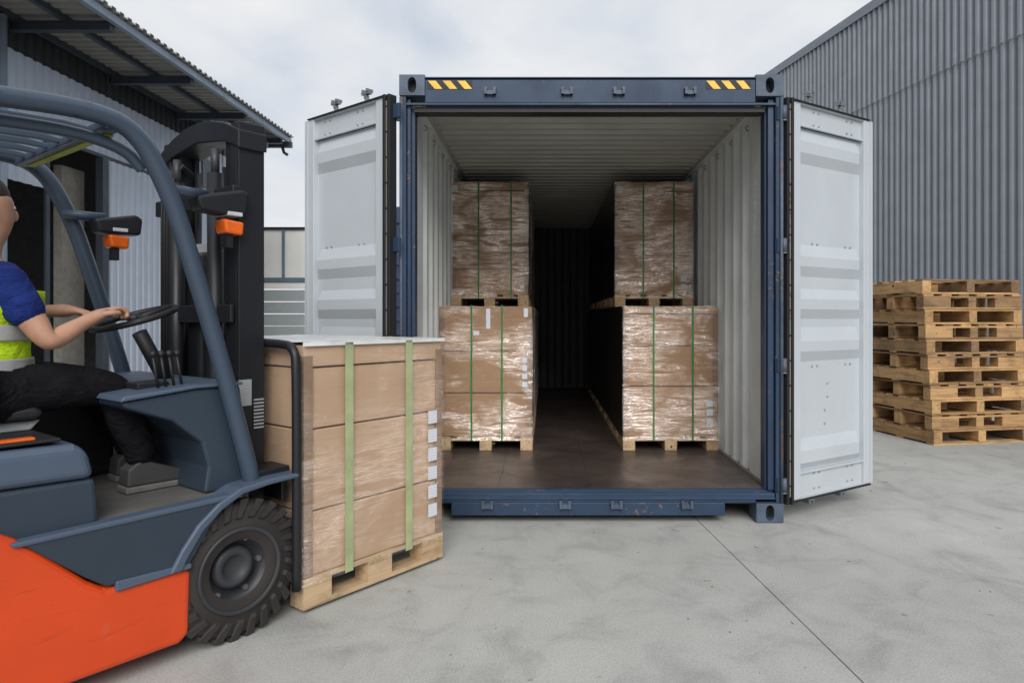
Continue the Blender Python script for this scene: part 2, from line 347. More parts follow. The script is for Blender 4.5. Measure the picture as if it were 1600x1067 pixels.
# ------------------------------------------------------------ right building
def right_building():
    b = empty('warehouse_building', (9.14, 0, 0), math.atan2(.202, 1)); tag(b, 'tall warehouse clad in dark grey vertical corrugated sheets behind the pallet stack', 'building')
    # local y runs along the wall, local -x faces the yard
    a0, a1, seam, top = -6, 30, 5.54, 7.33
    def fn(t, d, z): return (-d*.062, a0+t, z)
    line = corrugate(a1-a0, .152, [(0, 0), (.30, 0), (.50, 1), (.80, 1)])
    sheet(MB(), line, fn, 0.0, seam).build('cladding_sheet', m['clad'], b)
    sheet(MB(), line, lambda t, d, z: (-d*.062-.016, a0+t, z), seam-.04, top).build('cladding_sheet', m['clad'], b)
    MB().box((-.105, a0, top-.02), (-.085, a1, top+.15)).box((-.105, a0, top+.15), (.25, a1, top+.17)).box((-.082, a0, top-.0), (-.002, a1, top+.14)).build('roof_trim', m['clad_trim'], b)
    sc = MB()
    for k in range(int(20/.152)):
        sc.cbox((-.084, 8+k*.152+.1, seam-.02), (.012, .014, .014))
    sc.build('sheet_screws', m['galv'], b, stuff=True)
    MB().box((.02, a0, 0), (14, a1, top-.03)).build('building_core', m['clad'], b)
    MB().box((-.03, a0+.05, .0), (.0, a1-.05, .12)).build('plinth', m['room'], b)
right_building()

# ------------------------------------------------------------ left building with canopy
def left_building():
    b = empty('loading_building', (-8.4, 0, 0)); tag(b, 'pale corrugated hall with a steel canopy and wide sliding door on the left', 'building')
    y0, y1 = -4, 17.6; zt = 6.05
    prof = [(0, 0), (.3, 0), (.42, 1), (.88, 1)]
    def fn(off): return lambda t, d, z: (off+d*.03, off2+t, z)
    def wall(ya, yb, za, zb, mat, off=0, pitch=.2):
        line = corrugate(yb-ya, pitch, prof); mb = MB(); sheet(mb, line, lambda t, d, z: (off+d*.03, ya+t, z), za, zb); mb.build('wall_cladding', mat, b)
    wall(y0, y1, 5.52, zt, m['clad_d'], .004)
    wall(y0, y1, 4.36, 5.56, m['clad_l'], .0)
    wall(y0, 11.3, 3.47, 4.36, m['clad_l'], .0)
    wall(15.2, y1, 0, 4.34, m['clad_l'], -.02)
    MB().box((.03, y0, 4.31), (.09, 15.3, 4.37)).build('door_track', m['steel'], b)
    MB().box((.0, 12.55, 0), (.14, 12.72, 4.31)).box((.01, 11.24, 0), (.06, 11.32, 4.31)).build('door_post', m['steel'], b, bev=.006)
    # sliding door
    line = corrugate(3.0, .2, prof); mb = MB(); sheet(mb, line, lambda t, d, z: (.10+d*.03, 12.76+t, z), .04, 4.29)
    d = mb.build('sliding_door', m['clad_l'], b); MB().box((.09, 12.725, .02), (.135, 12.757, 4.3)).build('door_edge', m['steel_l'], d)
    # the dim room seen through the opening
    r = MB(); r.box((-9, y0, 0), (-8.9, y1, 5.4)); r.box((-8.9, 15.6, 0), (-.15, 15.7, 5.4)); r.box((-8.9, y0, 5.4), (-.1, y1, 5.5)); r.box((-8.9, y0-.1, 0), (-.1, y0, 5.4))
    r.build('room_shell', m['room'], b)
    MB().box((-.6, 12.3, 0), (-.45, 12.9, 4.1)).build('inner_panel', m['beige'], b)
    for i in range(4):
        piece('storage_rack', (.9, .5, .06), (-3.6+i*.0, 10.2+1.1*i, 1.1), m['steel'], b)
    MB().box((-4.4, 9.0, 1.9), (-3.6, 14.5, 1.98)).box((-4.4, 9.0, 3.1), (-3.6, 14.5, 3.18)).build('rack_shelf', m['steel'], b)
    # end wall, gable side
    MB().box((-6, 17.52, 0), (.0, 17.6, 5.95)).build('end_wall', m['beige'], b)
    MB().box((.045, 16.35, 4.5), (.065, 17.2, 5.2)).build('window', m['glass'], b)
    # canopy
    X1 = 1.68; c0, c1 = y0, 17.75
    prof2 = [(0, 0), (.36, 0), (.46, 1), (.9, 1)]
    line = corrugate(c1-c0, .2, prof2)
    def cf(t, d, x): return (x, c0+t, 6.03+d*.045)
    mb = MB(); sheet(mb, line, cf, -.25, X1+.09); cp = mb.build('canopy_sheet', m['canopy'], b)
    mb = MB(); sheet(mb, line, lambda t, d, x: (x, c0+t, 6.036+d*.045), -.25, X1+.088); mb.build('canopy_top_sheet', m['clad'], b)
    MB().box((X1, c0, 5.90), (X1+.02, c1, 6.02)).box((X1-.07, c0, 5.90), (X1, c1, 5.915)).build('fascia', m['steel_l'], b)
    for x in (.06, .82): MB().box((x, c0, 5.945), (x+.09, c1, 5.955)).box((x, c0, 5.955), (x+.01, c1, 6.028)).box((x+.08, c0, 5.955), (x+.09, c1, 6.028)).build('purlin', m['steel'], b)
    for y in (-1.5, .9, 3.3, 5.7, 8.1, 10.5, 12.9, 15.2, 17.3):
        MB().box((.035, y, 5.80), (X1-.1, y+.12, 5.815)).box((.035, y, 5.93), (X1-.1, y+.12, 5.943)).box((.035, y+.05, 5.815), (X1-.1, y+.065, 5.93)).box((X1-.1, y, 5.80), (X1-.085, y+.12, 5.943)).build('canopy_beam', m['steel'], b)
    MB().box((.035, 17.62, 5.78), (X1+.05, 17.74, 5.93)).build('end_beam', m['steel'], b)
    lp = MB().box((X1-.55, 17.0, 5.62), (X1-.35, 17.15, 5.79)).build('floodlight', m['galv'], b); MB().tube([(X1-.2, 17.7, 5.78), (X1-.17, 17.72, 5.66), (X1-.08, 17.76, 5.6)], .04).build('camera_pod', m['steel'], b)
    # downpipe near the front
    MB().tube([(.16, 10.2, 0), (.16, 10.2, 5.9)], .06, 10).build('downpipe', m['steel_l'], b)
left_building()

# ------------------------------------------------------------ parked trailer far behind
def trailer():
    b = empty('curtain_trailer', (-9.0, 20, 0)); tag(b, 'cream curtain sided trailer with grey drop boards parked behind the left container door', 'trailer')
    L0, L1 = -5.0, 4.2
    t = MB(); n = 60; top = []
    for i in range(n+1):
        x = L0+(L1-L0)*i/n; top.append((x, random.uniform(-.01, .012)))
    vs = [(x, d, 2.35) for x, d in top]+[(x, d*.5, 3.92) for x, d in top]
    t.add(vs, [(i, i+1, n+2+i, n+1+i) for i in range(n)]); t.box((L0, .03, 2.35), (L1, 2.45, 3.9)); t.build('tarpaulin', m['tarp'], b)
    MB().box((L0, -.05, 3.92), (L1, .06, 4.0)).build('top_rail', m['gasket'], b)
    MB().box((L0, -.06, 2.37), (L1, .02, 2.5)).build('side_rail', m['rail'], b)
    x = L0+.35
    while x < L1:
        MB().box((x, -.06, 2.5), (x+.08, -.04, 3.92)).build('curtain_strap', m['rail'], b); x += .88+.55*(int(x*7) % 2)
    for bx in (-.0, 2.3, -3.3):
        MB().tube([(bx+.5+.12*math.sin(a*math.pi/8), -.09, 2.32+.2*math.cos(a*math.pi/8)) for a in range(17)], .018, 6).build('strap_loop', m['steel'], b)
    for k in range(4):
        for a in range(4):
            x0 = L0+a*2.3+.03
            MB().box((x0, -.03, .72+k*.36), (x0+2.22, .02, .72+k*.36+.335)).build('drop_board', m['alu'], b, bev=.008)
    for a in range(5): MB().box((L0+a*2.3-.04, -.06, .6), (L0+a*2.3+.05, .03, 2.3)).build('board_post', m['tarp'], b)
    MB().box((L0, -.04, 2.17), (L1, .06, 2.34)).build('cream_rail', m['tarp'], b)
    MB().box((L0, -.04, .5), (L1, 2.4, .68)).build('chassis', m['gasket'], b)
    for x in (-3.6, -2.3, 2.9):
        w = MB().lathe([(.0, -.02), (.25, -.02), (.3, .03), (.46, .0), (.48, .05), (.48, .25), (.3, .3), (0, .3)], (x, .05, .485), 'y', 28).build('wheel', m['tyre'], b)
trailer()
def box_truck():
    b = empty('box_trailer', (-4.2, 12, 0)); tag(b, 'dark blue ribbed box trailer glimpsed in the gap beside the left door', 'trailer')
    MB().box((.02, .06, .9), (2.42, 7, 3.3)).build('box_body', m['blue_dark'], b, bev=.02)
    for k in range(9): MB().box((.1, .02, 1.0+k*.25), (2.34, .058, 1.1+k*.25)).build('rib', m['blue'], b)
    MB().box((.1, .1, .6), (2.3, 6.9, .9)).build('chassis', m['gasket'], b)
    for x in (.15, 1.95):
        for y in (1.2, 5.4): MB().lathe([(.0, 0), (.48, 0), (.48, .3), (0, .3)], (x, y, .485), 'x', 24).build('wheel', m['tyre'], b)
    for x in (.3, 2.0): MB().box((x, .0, 3.06), (x+.14, .019, 3.14)).build('tail_lamp', m['lens'], b)
box_truck()

# ------------------------------------------------------------ the container
FY = 4.268; X0, X1 = -.927, 1.512; BY = 10.78; ZT = 2.84; FZ = .195
cont = empty('shipping_container', ((X0+X1)/2, FY, 0)); tag(cont, 'open blue shipping container seen from the front with pale doors swung wide', 'shipping container')
ox, oy = -(X0+X1)/2, -FY
def cb(mb, name, mat, bev=0, parent=cont, **k):
    mb.v = [(v[0]+ox, v[1]+oy, v[2]) for v in mb.v]; return mb.build(name, mat, parent, bev, **k)
def holed_casting(x0, x1, z0, z1, y, name='corner_casting'):
    cx, cz = (x0+x1)/2, (z0+z1)/2; rx, rz = .027, .038; N = 32; mb = MB(); outer = []; inner = []
    for k in range(N):
        t = 2*math.pi*(k+.5)/N; c, s_ = math.cos(t), math.sin(t)
        sc = min(((x1-x0)/2)/abs(c), ((z1-z0)/2)/abs(s_)); outer.append((cx+c*sc, y, cz+s_*sc))
        inner.append((cx+rx*c*(1 if abs(s_) < 2 else 1), y, cz+rz*s_+(.012 if s_ > 0 else -.012)))
    corners = [(x1, y, z1), (x0, y, z1), (x0, y, z0), (x1, y, z0)]
    for k, cr_ in enumerate(corners):                      # snap nearest outer sample to the true corner
        i = min(range(N), key=lambda j: (outer[j][0]-cr_[0])**2+(outer[j][2]-corners[k][2])**2); outer[i] = corners[k]
    vs = outer+inner+[(p[0], y+.07, p[2]) for p in inner]+[(p[0], y+.16, p[2]) for p in outer]
    fs = [(k, (k+1) % N, N+(k+1) % N, N+k) for k in range(N)]+[(N+k, N+(k+1) % N, 2*N+(k+1) % N, 2*N+k) for k in range(N)]
    fs += [(k, 3*N+k, 3*N+(k+1) % N, (k+1) % N) for k in range(N)]+[tuple(3*N+k for k in range(N))]
    mb.add(vs, fs); o = cb(mb, name, m['cast'])
    q = MB(); q.add([(p[0], y+.069, p[2]) for p in inner], [tuple(range(N))]); q.v = [(v[0]+ox, v[1]+oy, v[2]) for v in q.v]; q.build('casting_hole', m['black'], o)
    return o
holed_casting(X0, X0+.162, 2.712, ZT+.003, FY-.006); holed_casting(X1-.175, X1+.002, 2.708, ZT+.003, FY-.006)
holed_casting(X0, X0+.165, .005, .125, FY-.006); holed_casting(X1-.172, X1, .005, .125, FY-.006)
# corner posts: outer flange, then a deeper set-back web
for s in (0, 1):
    a, b_ = (X0, X0+.042) if s == 0 else (X1-.048, X1-.0)
    cb(MB().box((a+.002, FY+.004, .125), (b_, FY+.13, 2.712)), 'corner_post', m['blue'], .004)
    a, b_ = (X0+.044, X0+.066) if s == 0 else (X1-.088, X1-.05)
    cb(MB().box((a, FY+.03, .2), (b_, FY+.14, 2.70)), 'post_web', m['blue_dark'], .003)
    a, b_ = (X0+.067, X0+.088) if s == 0 else (X1-.100, X1-.089)
    cb(MB().box((a, FY+.06, .2), (b_, FY+.14, 2.66)), 'post_lip', m['blue_dark'])
    # hinge tube down the outer side
    hx = X0+.012 if s == 0 else X1-.012
    cb(MB().tube([(hx, FY-.004, .13), (hx, FY-.004, 2.70)], .011, 10), 'hinge_tube', m['cast'])
# header
hd = cb(MB().prism([(FY+.002, 2.668), (FY+.002, 2.812), (FY+.02, 2.822), (FY+.12, 2.822), (FY+.12, 2.65), (FY+.03, 2.65)], X0+.163, X1-.176, 'x'), 'header_beam', m['blue'], .003)
cb(MB().box((X0+.163, FY-.006, 2.822), (X1-.176, FY+.12, 2.828)), 'header_top_plate', m['blue_dark'])
cb(MB().box((X0+.088, FY+.035, 2.618), (X1-.108, FY+.14, 2.649)), 'header_seal', m['gasket'])
cb(MB().box((X0+.044, FY+.005, 2.655), (X1-.048, FY+.029, 2.667)), 'header_lip', m['blue_dark'])
def keeper(x, z, par):
    k = MB().box((-.036, -.022, -.022), (.036, 0, -.012)).box((-.036, -.03, -.022), (-.02, 0, .014)).box((.02, -.03, -.022), (.036, 0, .014)).box((-.02, -.016, -.012), (.02, 0, .004))
    k.tube([(-.028, -.02, .016), (-.028, -.0, .016)], .011, 8); k.tube([(.028, -.02, .016), (.028, 0, .016)], .011, 8)
    k.v = [(v[0]+x+ox, v[1]+FY+oy, v[2]+z) for v in k.v]; k.build('lock_keeper', m['cast'], par)
def px(x): return (x-852)/246
for x in (766, 886, 967, 1078): keeper(px(x), 2.737, cont)
for xa in (668, 1103):                                   # hazard stripe decals
    w = 70/246; x0 = px(xa); bk = MB().box((x0, FY-.0005, 2.752), (x0+w, FY+.001, 2.806)); bo = cb(bk, 'hazard_decal', m['black'])
    for k in range(3):
        a = x0+.002+k*.094; st = MB(); st.prism([(a+.045, 2.753), (a+.093, 2.753), (a+.05, 2.805), (a, 2.805)], FY-.0025, FY-.0006, 'y'); cb(st, 'yellow_stripe', m['yellow'], parent=bo)
# sill
cb(MB().box((X0+.045, FY+.012, .150), (X1-.05, FY+.13, .185)).box((X0+.166, FY+.004, .128), (X1-.173, FY+.13, .150)), 'door_sill', m['blue'], .003)
cb(MB().prism([(FY-.004, .150), (FY-.004, .158), (FY+.055, .196), (FY+.10, .199), (FY+.10, .17)], X0+.05, X1-.052, 'x'), 'threshold_plate', m['blue'], .002)
cb(MB().box((px(705), FY+.001, .047), (px(1133), FY+.11, .1278)), 'sill_beam', m['blue'], .004)
cb(MB().box((X0+.166, FY+.03, .115), (X1-.173, FY+.12, .1275)), 'sill_web', m['blue_dark'])
cb(MB().box((X0+.2, FY+.3, .05), (X1-.2, BY-.2, .14)), 'under_frame', m['gasket'])
for s in (X0+.01, X1-.07): cb(MB().box((s, FY+.16, .03), (s+.06, BY, .17)), 'bottom_side_rail', m['blue_dark'])
for x in (762, 883, 963, 1073): keeper(px(x), .118, cont)
# plywood floor, boards running the length
xs = [X0+.03, X0+.62, X0+1.22, X0+1.82, X1-.03]
for i in range(4): cb(MB().box((xs[i]+.0007, FY+.10, .16), (xs[i+1]-.0007, BY-.02, FZ)), 'floor_panel', m['ply'])
# corrugated side walls, roof, end wall
IW = [(0, 0), (.32, 0), (.45, 1), (.80, 1)]
L = BY-FY-.46
line = corrugate(L, .2415, IW)
for s in (-1, 1):
    xi = (X0+.052) if s < 0 else (X1-.052)
    cb(sheet(MB(), line, lambda t, d, z: (xi+s*d*.036, FY+.46+t, z), FZ+.0, 2.74), 'side_wall', m['inner'])
    cb(sheet(MB(), line, lambda t, d, z: (xi+s*(d*.036+.004), FY+.46+t, z), .17, 2.76), 'outer_side_wall', m['blue'])
    cb(MB().box((min(xi, xi-s*.004), FY+.135, FZ), (max(xi, xi-s*.004), FY+.46, 2.72)), 'wall_plate', m['inner'])
    cb(MB().box((min(xi+s*.001, xi+s*.02), FY+.135, .13), (max(xi+s*.001, xi+s*.02), FY+.46, 2.76)), 'outer_plate', m['blue'])
    cb(MB().box((min(xi-s*.03, xi+s*.045), FY+.16, 2.73), (max(xi-s*.03, xi+s*.045), BY, 2.82)), 'top_side_rail', m['inner'])
    cb(MB().box((min(xi-s*.014, xi-s*.001), FY+.14, FZ), (max(xi-s*.014, xi-s*.001), BY-.05, FZ+.016)), 'floor_trim', m['strip'])
    for k in range(14):                                   # lashing rings below the top rail
        y = FY+.55+k*.42; t = MB().tube([(xi-s*(.004+.02*math.sin(a*math.pi/8)), y+.0, 2.66-.018*math.cos(a*math.pi/8)) for a in range(9)], .005, 6); cb(t, 'lashing_ring', m['strip'])
rl = corrugate(BY-FY-.12, .156, [(0, 0), (.40, 0), (.56, 1), (.86, 1)])
cb(sheet(MB(), rl, lambda t, d, x: (x, FY+.12+t, 2.778-d*.042), X0+.11, X1-.11), 'roof_panel', m['roofin'])
cb(MB().box((X0+.05, FY+.12, 2.785), (X1-.05, BY, 2.80)), 'outer_roof', m['blue'])
for s in (X0+.045, X1-.112): cb(MB().box((s, FY+.125, 2.735), (s+.067, BY, 2.783)), 'roof_flange', m['roofin'])
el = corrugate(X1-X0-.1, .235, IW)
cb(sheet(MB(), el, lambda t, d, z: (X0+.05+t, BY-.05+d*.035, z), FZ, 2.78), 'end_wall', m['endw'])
cb(MB().box((X0, BY+.0, .03), (X1, BY+.03, ZT)), 'outer_end_wall', m['blue'])
# white stencil on the right-hand wall plate, characters stacked down the wall
def text_obj(s, size, loc, rot, mat, parent, name='stencil_letter'):
    cu = bpy.data.curves.new(name, 'FONT'); cu.body = s; cu.size = size; cu.extrude = .0006; cu.align_x = 'CENTER'; cu.align_y = 'CENTER'
    t = bpy.data.objects.new('tmp', cu); C.objects.link(t); bpy.context.view_layer.update()
    me = bpy.data.meshes.new_from_object(t.evaluated_get(bpy.context.evaluated_depsgraph_get())); bpy.data.objects.remove(t)
    me.materials.clear(); me.materials.append(mat); o = bpy.data.objects.new(name, me); C.objects.link(o); o.parent = parent; o.location = loc; o.rotation_euler = rot; return o
for i, ch in enumerate('TOC8201'):
    text_obj(ch, .088, (X1-.052-.0055+ox, FY+.40+oy, 2.33-i*.084), (R(90), 0, R(-90)), m['white'], cont)

# ---- doors
def door(hx, hy, dx, dy, length, right):
    mir = 1 if right else -1
    zb, zt = .13, 2.695; Hh = zt-zb
    def zf(fr): return zt-fr*Hh
    ang = math.atan2(dy, dx)
    # local frame: x along the leaf from the hinge, y positive away from the viewer (mirrored for the left leaf)
    M = Matrix.Rotation(ang, 4, 'Z'); M.translation = Vector((hx+ox, hy+oy, 0))
    sy = 1 if right else -1                               # away from viewer in local y
    def put(mb, name, mat, parent, bev=0, **k):
        mb.v = [tuple(v) for v in mb.v]
        o = mb.build(name, mat, parent, bev, **k)
        if parent is cont: o.matrix_local = M
        return o
    def bx(x0, x1, d0, d1, z0, z1):                       # d: towards viewer positive
        ya, yb = sorted((-sy*d0, -sy*d1)); return ((x0, ya, z0), (x1, yb, z1))
    fw = .075; w0, w1 = .085, length-.095
    base = MB(); base.box(*bx(0, length, -.065, -.042, zb, zt))
    leaf = put(base, 'door', m['blue'], cont, label=('open right door leaf with pale inner face' if right else 'open left door leaf with pale inner face'))
    # vertical frame tubes
    put(MB().box(*bx(.0, w0, -.0415, .0, zb, zt)), 'frame_tube', m['door'], leaf, .003)
    put(MB().box(*bx(w1, length, -.0415, .004, zb, zt)), 'frame_tube', m['door'], leaf, .004)
    put(MB().box(*bx(length-.03, length+.002, .0041, .010, zb+.004, zt-.004)), 'edge_flange', m['door'], leaf)
    # top and bottom rails
    put(MB().box(*bx(w0, w1, -.0415, -.022, zf(.055), zt)).box(*bx(w0, w1, -.021, -.003, zf(.058), zf(.053))).box(*bx(w0, w1, -.021, -.001, zt-.008, zt)), 'door_rail', m['door'], leaf)
    put(MB().box(*bx(w0, w1, -.0415, -.018, zb, zf(.933))).box(*bx(w0, w1, -.017, -.002, zf(.938), zf(.933))).box(*bx(w0, w1, -.017, -.001, zb, zb+.010)), 'door_rail', m['door'], leaf)
    # pressed panel with ridges whose ends taper
    ridges = [(.062, .095, .124, .150), (.356, .387, .412, .438), (.469, .495, .521, .546), (.567, .603, .629, .655), (.851, .881, .912, .930)]
    D0, D1 = -.034, -.004; cols = [w0, w0+.004, w1-.045, w1]
    rows = [(.0585, 0)]
    for a, b1, c_, d_ in ridges: rows += [(a, 0), (b1, 1), (c_, 1), (d_, 0)]
    rows.append((.9325, 0)); pm = MB(); vs = []
    for fr, k in rows:
        for i, x in enumerate(cols):
            dd = D0 if (k == 0 or i == 3) else D1
            if i == 3 and k: pass
            vs.append((x, -sy*dd, zf(fr)))
    nc = len(cols); fs = []
    for r in range(len(rows)-1):
        for c in range(nc-1): fs.append((r*nc+c, r*nc+c+1, (r+1)*nc+c+1, (r+1)*nc+c))
    pm.add(vs, fs); put(pm, 'pressed_panel', m['door'], leaf, .003)
    # rubber gasket round the edge with its steel retaining strip
    put(MB().box(*bx(-.062, -.04, -.05, .012, zb-.015, zt+.008)).box(*bx(-.022, -.001, -.05, .016, zb-.02, zt+.012)).box(*bx(-.0405, -.0215, -.05, -.002, zb-.015, zt+.005)), 'gasket', m['gasket'], leaf, .004, stuff=False)
    put(MB().box(*bx(-.039, -.0235, -.001, .006, zb+.03, zt-.03)), 'retaining_strip', m['strip'], leaf)
    put(MB().box(*bx(-.02, length-.03, -.05, .014, zt+.001, zt+.009)), 'edge_gasket', m['gasket'], leaf, .002)
    put(MB().box(*bx(-.02, length-.02, -.05, .012, zb-.012, zb-.001)), 'edge_gasket', m['gasket'], leaf, .002)
    rv = MB()
    for k in range(16): rv.ball((-.031, -sy*.007, zb+.1+k*.16), .006, n=8)
    put(rv, 'rivets', m['gasket'], leaf, stuff=True)
    # bolt heads of the lock gear
    bo = MB(); bolts = []
    c1, c2 = w0+(w1-w0)*.27, w0+(w1-w0)*.80
    for cx in (c1, c2):
        for fr in (.012, .046, .352, .668, .943, .982):
            dpt = -.022 if fr < .06 else (-.018 if fr > .94 else D0)
            for q in (-.028, .028): bolts.append((cx+q, dpt, fr))
    if right: bolts += [(w0+.33, D0, .715), (w0+.33, D0, .75), (w0+.30, D0, .785), (w0+.30, D0, .82)]
    for x, d_, fr in bolts:
        bo.ball((x, -sy*(d_+.002), zf(fr)), .0085, (1, .8, 1), 8)
    put(bo, 'bolt_heads', m['galv'], leaf, stuff=True)
    # lock rods on the far face, their cams show above and below the leaf
    for cx in (c1+.02, c2):
        rd = MB().tube([(cx, sy*.085, zb-.05), (cx, sy*.085, zt+.11)], .014, 10)
        for zz, q in ((zt+.105, 1), (zb-.05, -1)):
            rd.box((cx-.038, sy*.085-.016, zz-.010), (cx+.038, sy*.085+.016, zz+.008)); rd.cbox((cx-.03, sy*.085, zz+.012*q), (.016, .05, .018)); rd.cbox((cx+.028, sy*.085, zz+.010*q), (.014, .03, .03))
            rd.cbox((cx, sy*.085, zz-.028*q), (.02, .03, .02))
        put(rd, 'lock_rod', m['galv'], leaf)
    for z in (2.60, 1.76, 1.0, .24):
        put(MB().box(*bx(-.115, -.06, -.045, -.02, z-.045, z+.045)), 'hinge_leaf', m['blue'], leaf, .004)
        hxp = X0-.006 if not right else X1+.004
        cb(MB().tube([(hxp, FY-.006, z-.045), (hxp, FY-.006, z+.045)], .017, 12), 'hinge_knuckle', m['cast'])
        cb(MB().tube([(hxp, FY-.006, z-.05), (hxp, FY-.006, z-.0455)], .0175, 12), 'hinge_washer', m['strip'])
    return leaf
door(1.583, 4.305, .837, .546, .882, True)
door(-1.018, 4.245, -.788, .616, .865, False)
# fix parenting of leaf children: they were built in leaf-local coordinates already

# ------------------------------------------------------------ pallets and loads
def pallet_pieces(par, Lx, Wy, h, mat):
    """block pallet; length along local x, width along y, bottom at z=0"""
    k = h/.144; t = .022*k; bh = h-3*t
    for y, w in ((.05, .1), (Wy*.26, .1), (Wy*.5, .145), (Wy*.74, .1), (Wy-.05, .1)):
        piece('deck_board', (Lx, w, t*.97), (Lx/2, y, h-t/2), mat, par)
    for x in (.0725, Lx/2, Lx-.0725):
        piece('cross_board', (Wy, .145, t*.97), (x, Wy/2, h-1.5*t), mat, par, R(90))
        for y, w in ((.05, .1), (Wy/2, .1), (Wy-.05, .1)): piece('block', (.145, w, bh*.99), (x, y, t+bh/2), mat, par)
    for y, w in ((.05, .1), (Wy/2, .1), (Wy-.05, .1)): piece('bottom_board', (Lx, w, t*.97), (Lx/2, y, t/2), mat, par)
def load(loc, rz, D, W, ztop, seams, pal_h, straps, labels, mats, lid=.0, strap_w=.014, facing='end', lbl_face=None):
    """wrapped load. local x = depth, y = width, from the near right corner. labels: (y, z, w, h, face)"""
    t = empty('pallet_load', loc, rz)
    p = MB().box((.0725, W*.5-.0725, pal_h*.3), (D-.08, W*.5-.05, pal_h*.45))
    pal = p.build('pallet', mats['wood'], t); pallet_pieces(pal, D, W, pal_h, mats['wood'])
    z = pal_h+.002; i = .012
    for k, s_ in enumerate(seams):
        j = random.uniform(-.003, .003)
        MB().box((i+j, i+j, z), (D-i, W-i, s_-.007)).build('carton', mats['card'], t, .004, seg=1); z = s_
    MB().box((i-.006, i-.006, z), (D-i+.006, W-i+.006, ztop-.004)).build('lid', mats['card'], t, .004, seg=1)
    e = .045
    for (x, y) in ((0, 0), (D, 0), (0, W), (D, W)):
        sx = 1 if x == 0 else -1; sy_ = 1 if y == 0 else -1; x0 = x+sx*.004; y0 = y+sy_*.004
        c = MB().box((min(x0, x0+sx*e), min(y0, y0+sy_*.003), pal_h+.004), (max(x0, x0+sx*e), max(y0, y0+sy_*.003), ztop-.05))
        c.box((min(x0, x0+sx*.003), min(y0+sy_*.0032, y0+sy_*e), pal_h+.004), (max(x0, x0+sx*.003), max(y0+sy_*.0032, y0+sy_*e), ztop-.05)); c.build('corner_board', m['edge'], t)
    # film: four walls and a top turned in at the edge, pulled slightly hollow
    f = MB(); n = 18; q = .004
    path = [(-q, -q+(W+2*q)*a/n) for a in range(n)]+[(-q+(D+2*q)*a/n, W+q) for a in range(n)]+[(D+q, W+q-(W+2*q)*a/n) for a in range(n)]+[(D+q-(D+2*q)*a/n, -q) for a in range(n)]
    N = len(path); zs = [pal_h-.03+(ztop-pal_h+.03)*a/14 for a in range(15)]; vs = []
    for zi, z in enumerate(zs):
        for k, (x, y) in enumerate(path):
            a = (k % n)/n; hol = .003*math.sin(math.pi*a)*random.uniform(-.6, 1); cx, cy = D/2-x, W/2-y; l = math.hypot(cx, cy)
            vs.append((x+cx/l*hol, y+cy/l*hol, z+random.uniform(-.004, .004)*(1 if zi in (0,) else 0)))
    fs = [(r*N+k, r*N+(k+1) % N, (r+1)*N+(k+1) % N, (r+1)*N+k) for r in range(14) for k in range(N)]
    f.add(vs, fs, True); k0 = 14*N; f.add([(x+(D/2-x)*.25, y+(W/2-y)*.25, ztop+.003) for x, y in path], [])
    f.f += [(k0+k, k0+(k+1) % N, 15*N+(k+1) % N, 15*N+k) for k in range(N)]; f.sm += [True]*N
    f.build('stretch_film', mats['film'], t)
    o_ = .0075; hw = strap_w/2
    for ax, pos in straps:
        s_ = MB()
        if ax == 'x':   # loop in the plane y=pos, crossing the end face
            s_.box((-o_-.001, pos-hw, pal_h-.03), (-o_, pos+hw, ztop+.006)).box((-o_, pos-hw, ztop+.0052), (D+o_, pos+hw, ztop+.006)).box((D+o_, pos-hw, pal_h-.03), (D+o_+.001, pos+hw, ztop+.006))
        else:
            s_.box((pos-hw, -o_-.001, pal_h-.03), (pos+hw, -o_, ztop+.006)).box((pos-hw, -o_, ztop+.0062), (pos+hw, W+o_, ztop+.007)).box((pos-hw, W+o_, pal_h-.03), (pos+hw, W+o_+.001, ztop+.006))
        s_.build('strap', mats['strap'], t)
    for a, z, w, h_, face in labels:
        l = MB()
        if face == 'x': l.box((-.0012-.0048, a-w/2, z-h_/2), (-.0048, a+w/2, z+h_/2))
        else: l.box((a-w/2, -.0012-.0048, z-h_/2), (a+w/2, -.0048, z+h_/2))
        l.build('shipping_label', m['label'], t)
    return t
std = dict(wood=m['wood'], card=m['card_shaded'], film=m['film'], strap=m['strap'])
GL = 'wrapped pallet loads inside the container'
# loads in the container: local x runs into the container (world +Y), local y to the left (world -X)
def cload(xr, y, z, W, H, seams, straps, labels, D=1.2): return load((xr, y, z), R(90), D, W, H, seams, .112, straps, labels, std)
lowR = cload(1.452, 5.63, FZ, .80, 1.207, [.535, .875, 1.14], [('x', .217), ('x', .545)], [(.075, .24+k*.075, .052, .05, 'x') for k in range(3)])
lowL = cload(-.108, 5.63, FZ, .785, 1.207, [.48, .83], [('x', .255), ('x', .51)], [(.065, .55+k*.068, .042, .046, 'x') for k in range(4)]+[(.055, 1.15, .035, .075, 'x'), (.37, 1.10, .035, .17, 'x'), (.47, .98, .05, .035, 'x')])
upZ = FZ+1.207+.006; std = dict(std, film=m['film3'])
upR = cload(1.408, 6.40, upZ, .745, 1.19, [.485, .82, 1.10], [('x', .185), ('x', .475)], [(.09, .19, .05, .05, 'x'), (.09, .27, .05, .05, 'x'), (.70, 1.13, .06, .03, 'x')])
upL = cload(-.160, 6.40, upZ, .742, 1.19, [.36, .74, 1.11], [('x', .165), ('x', .475)], [(.06, .19, .035, .035, 'x'), (.70, 1.13, .05, .05, 'x')])
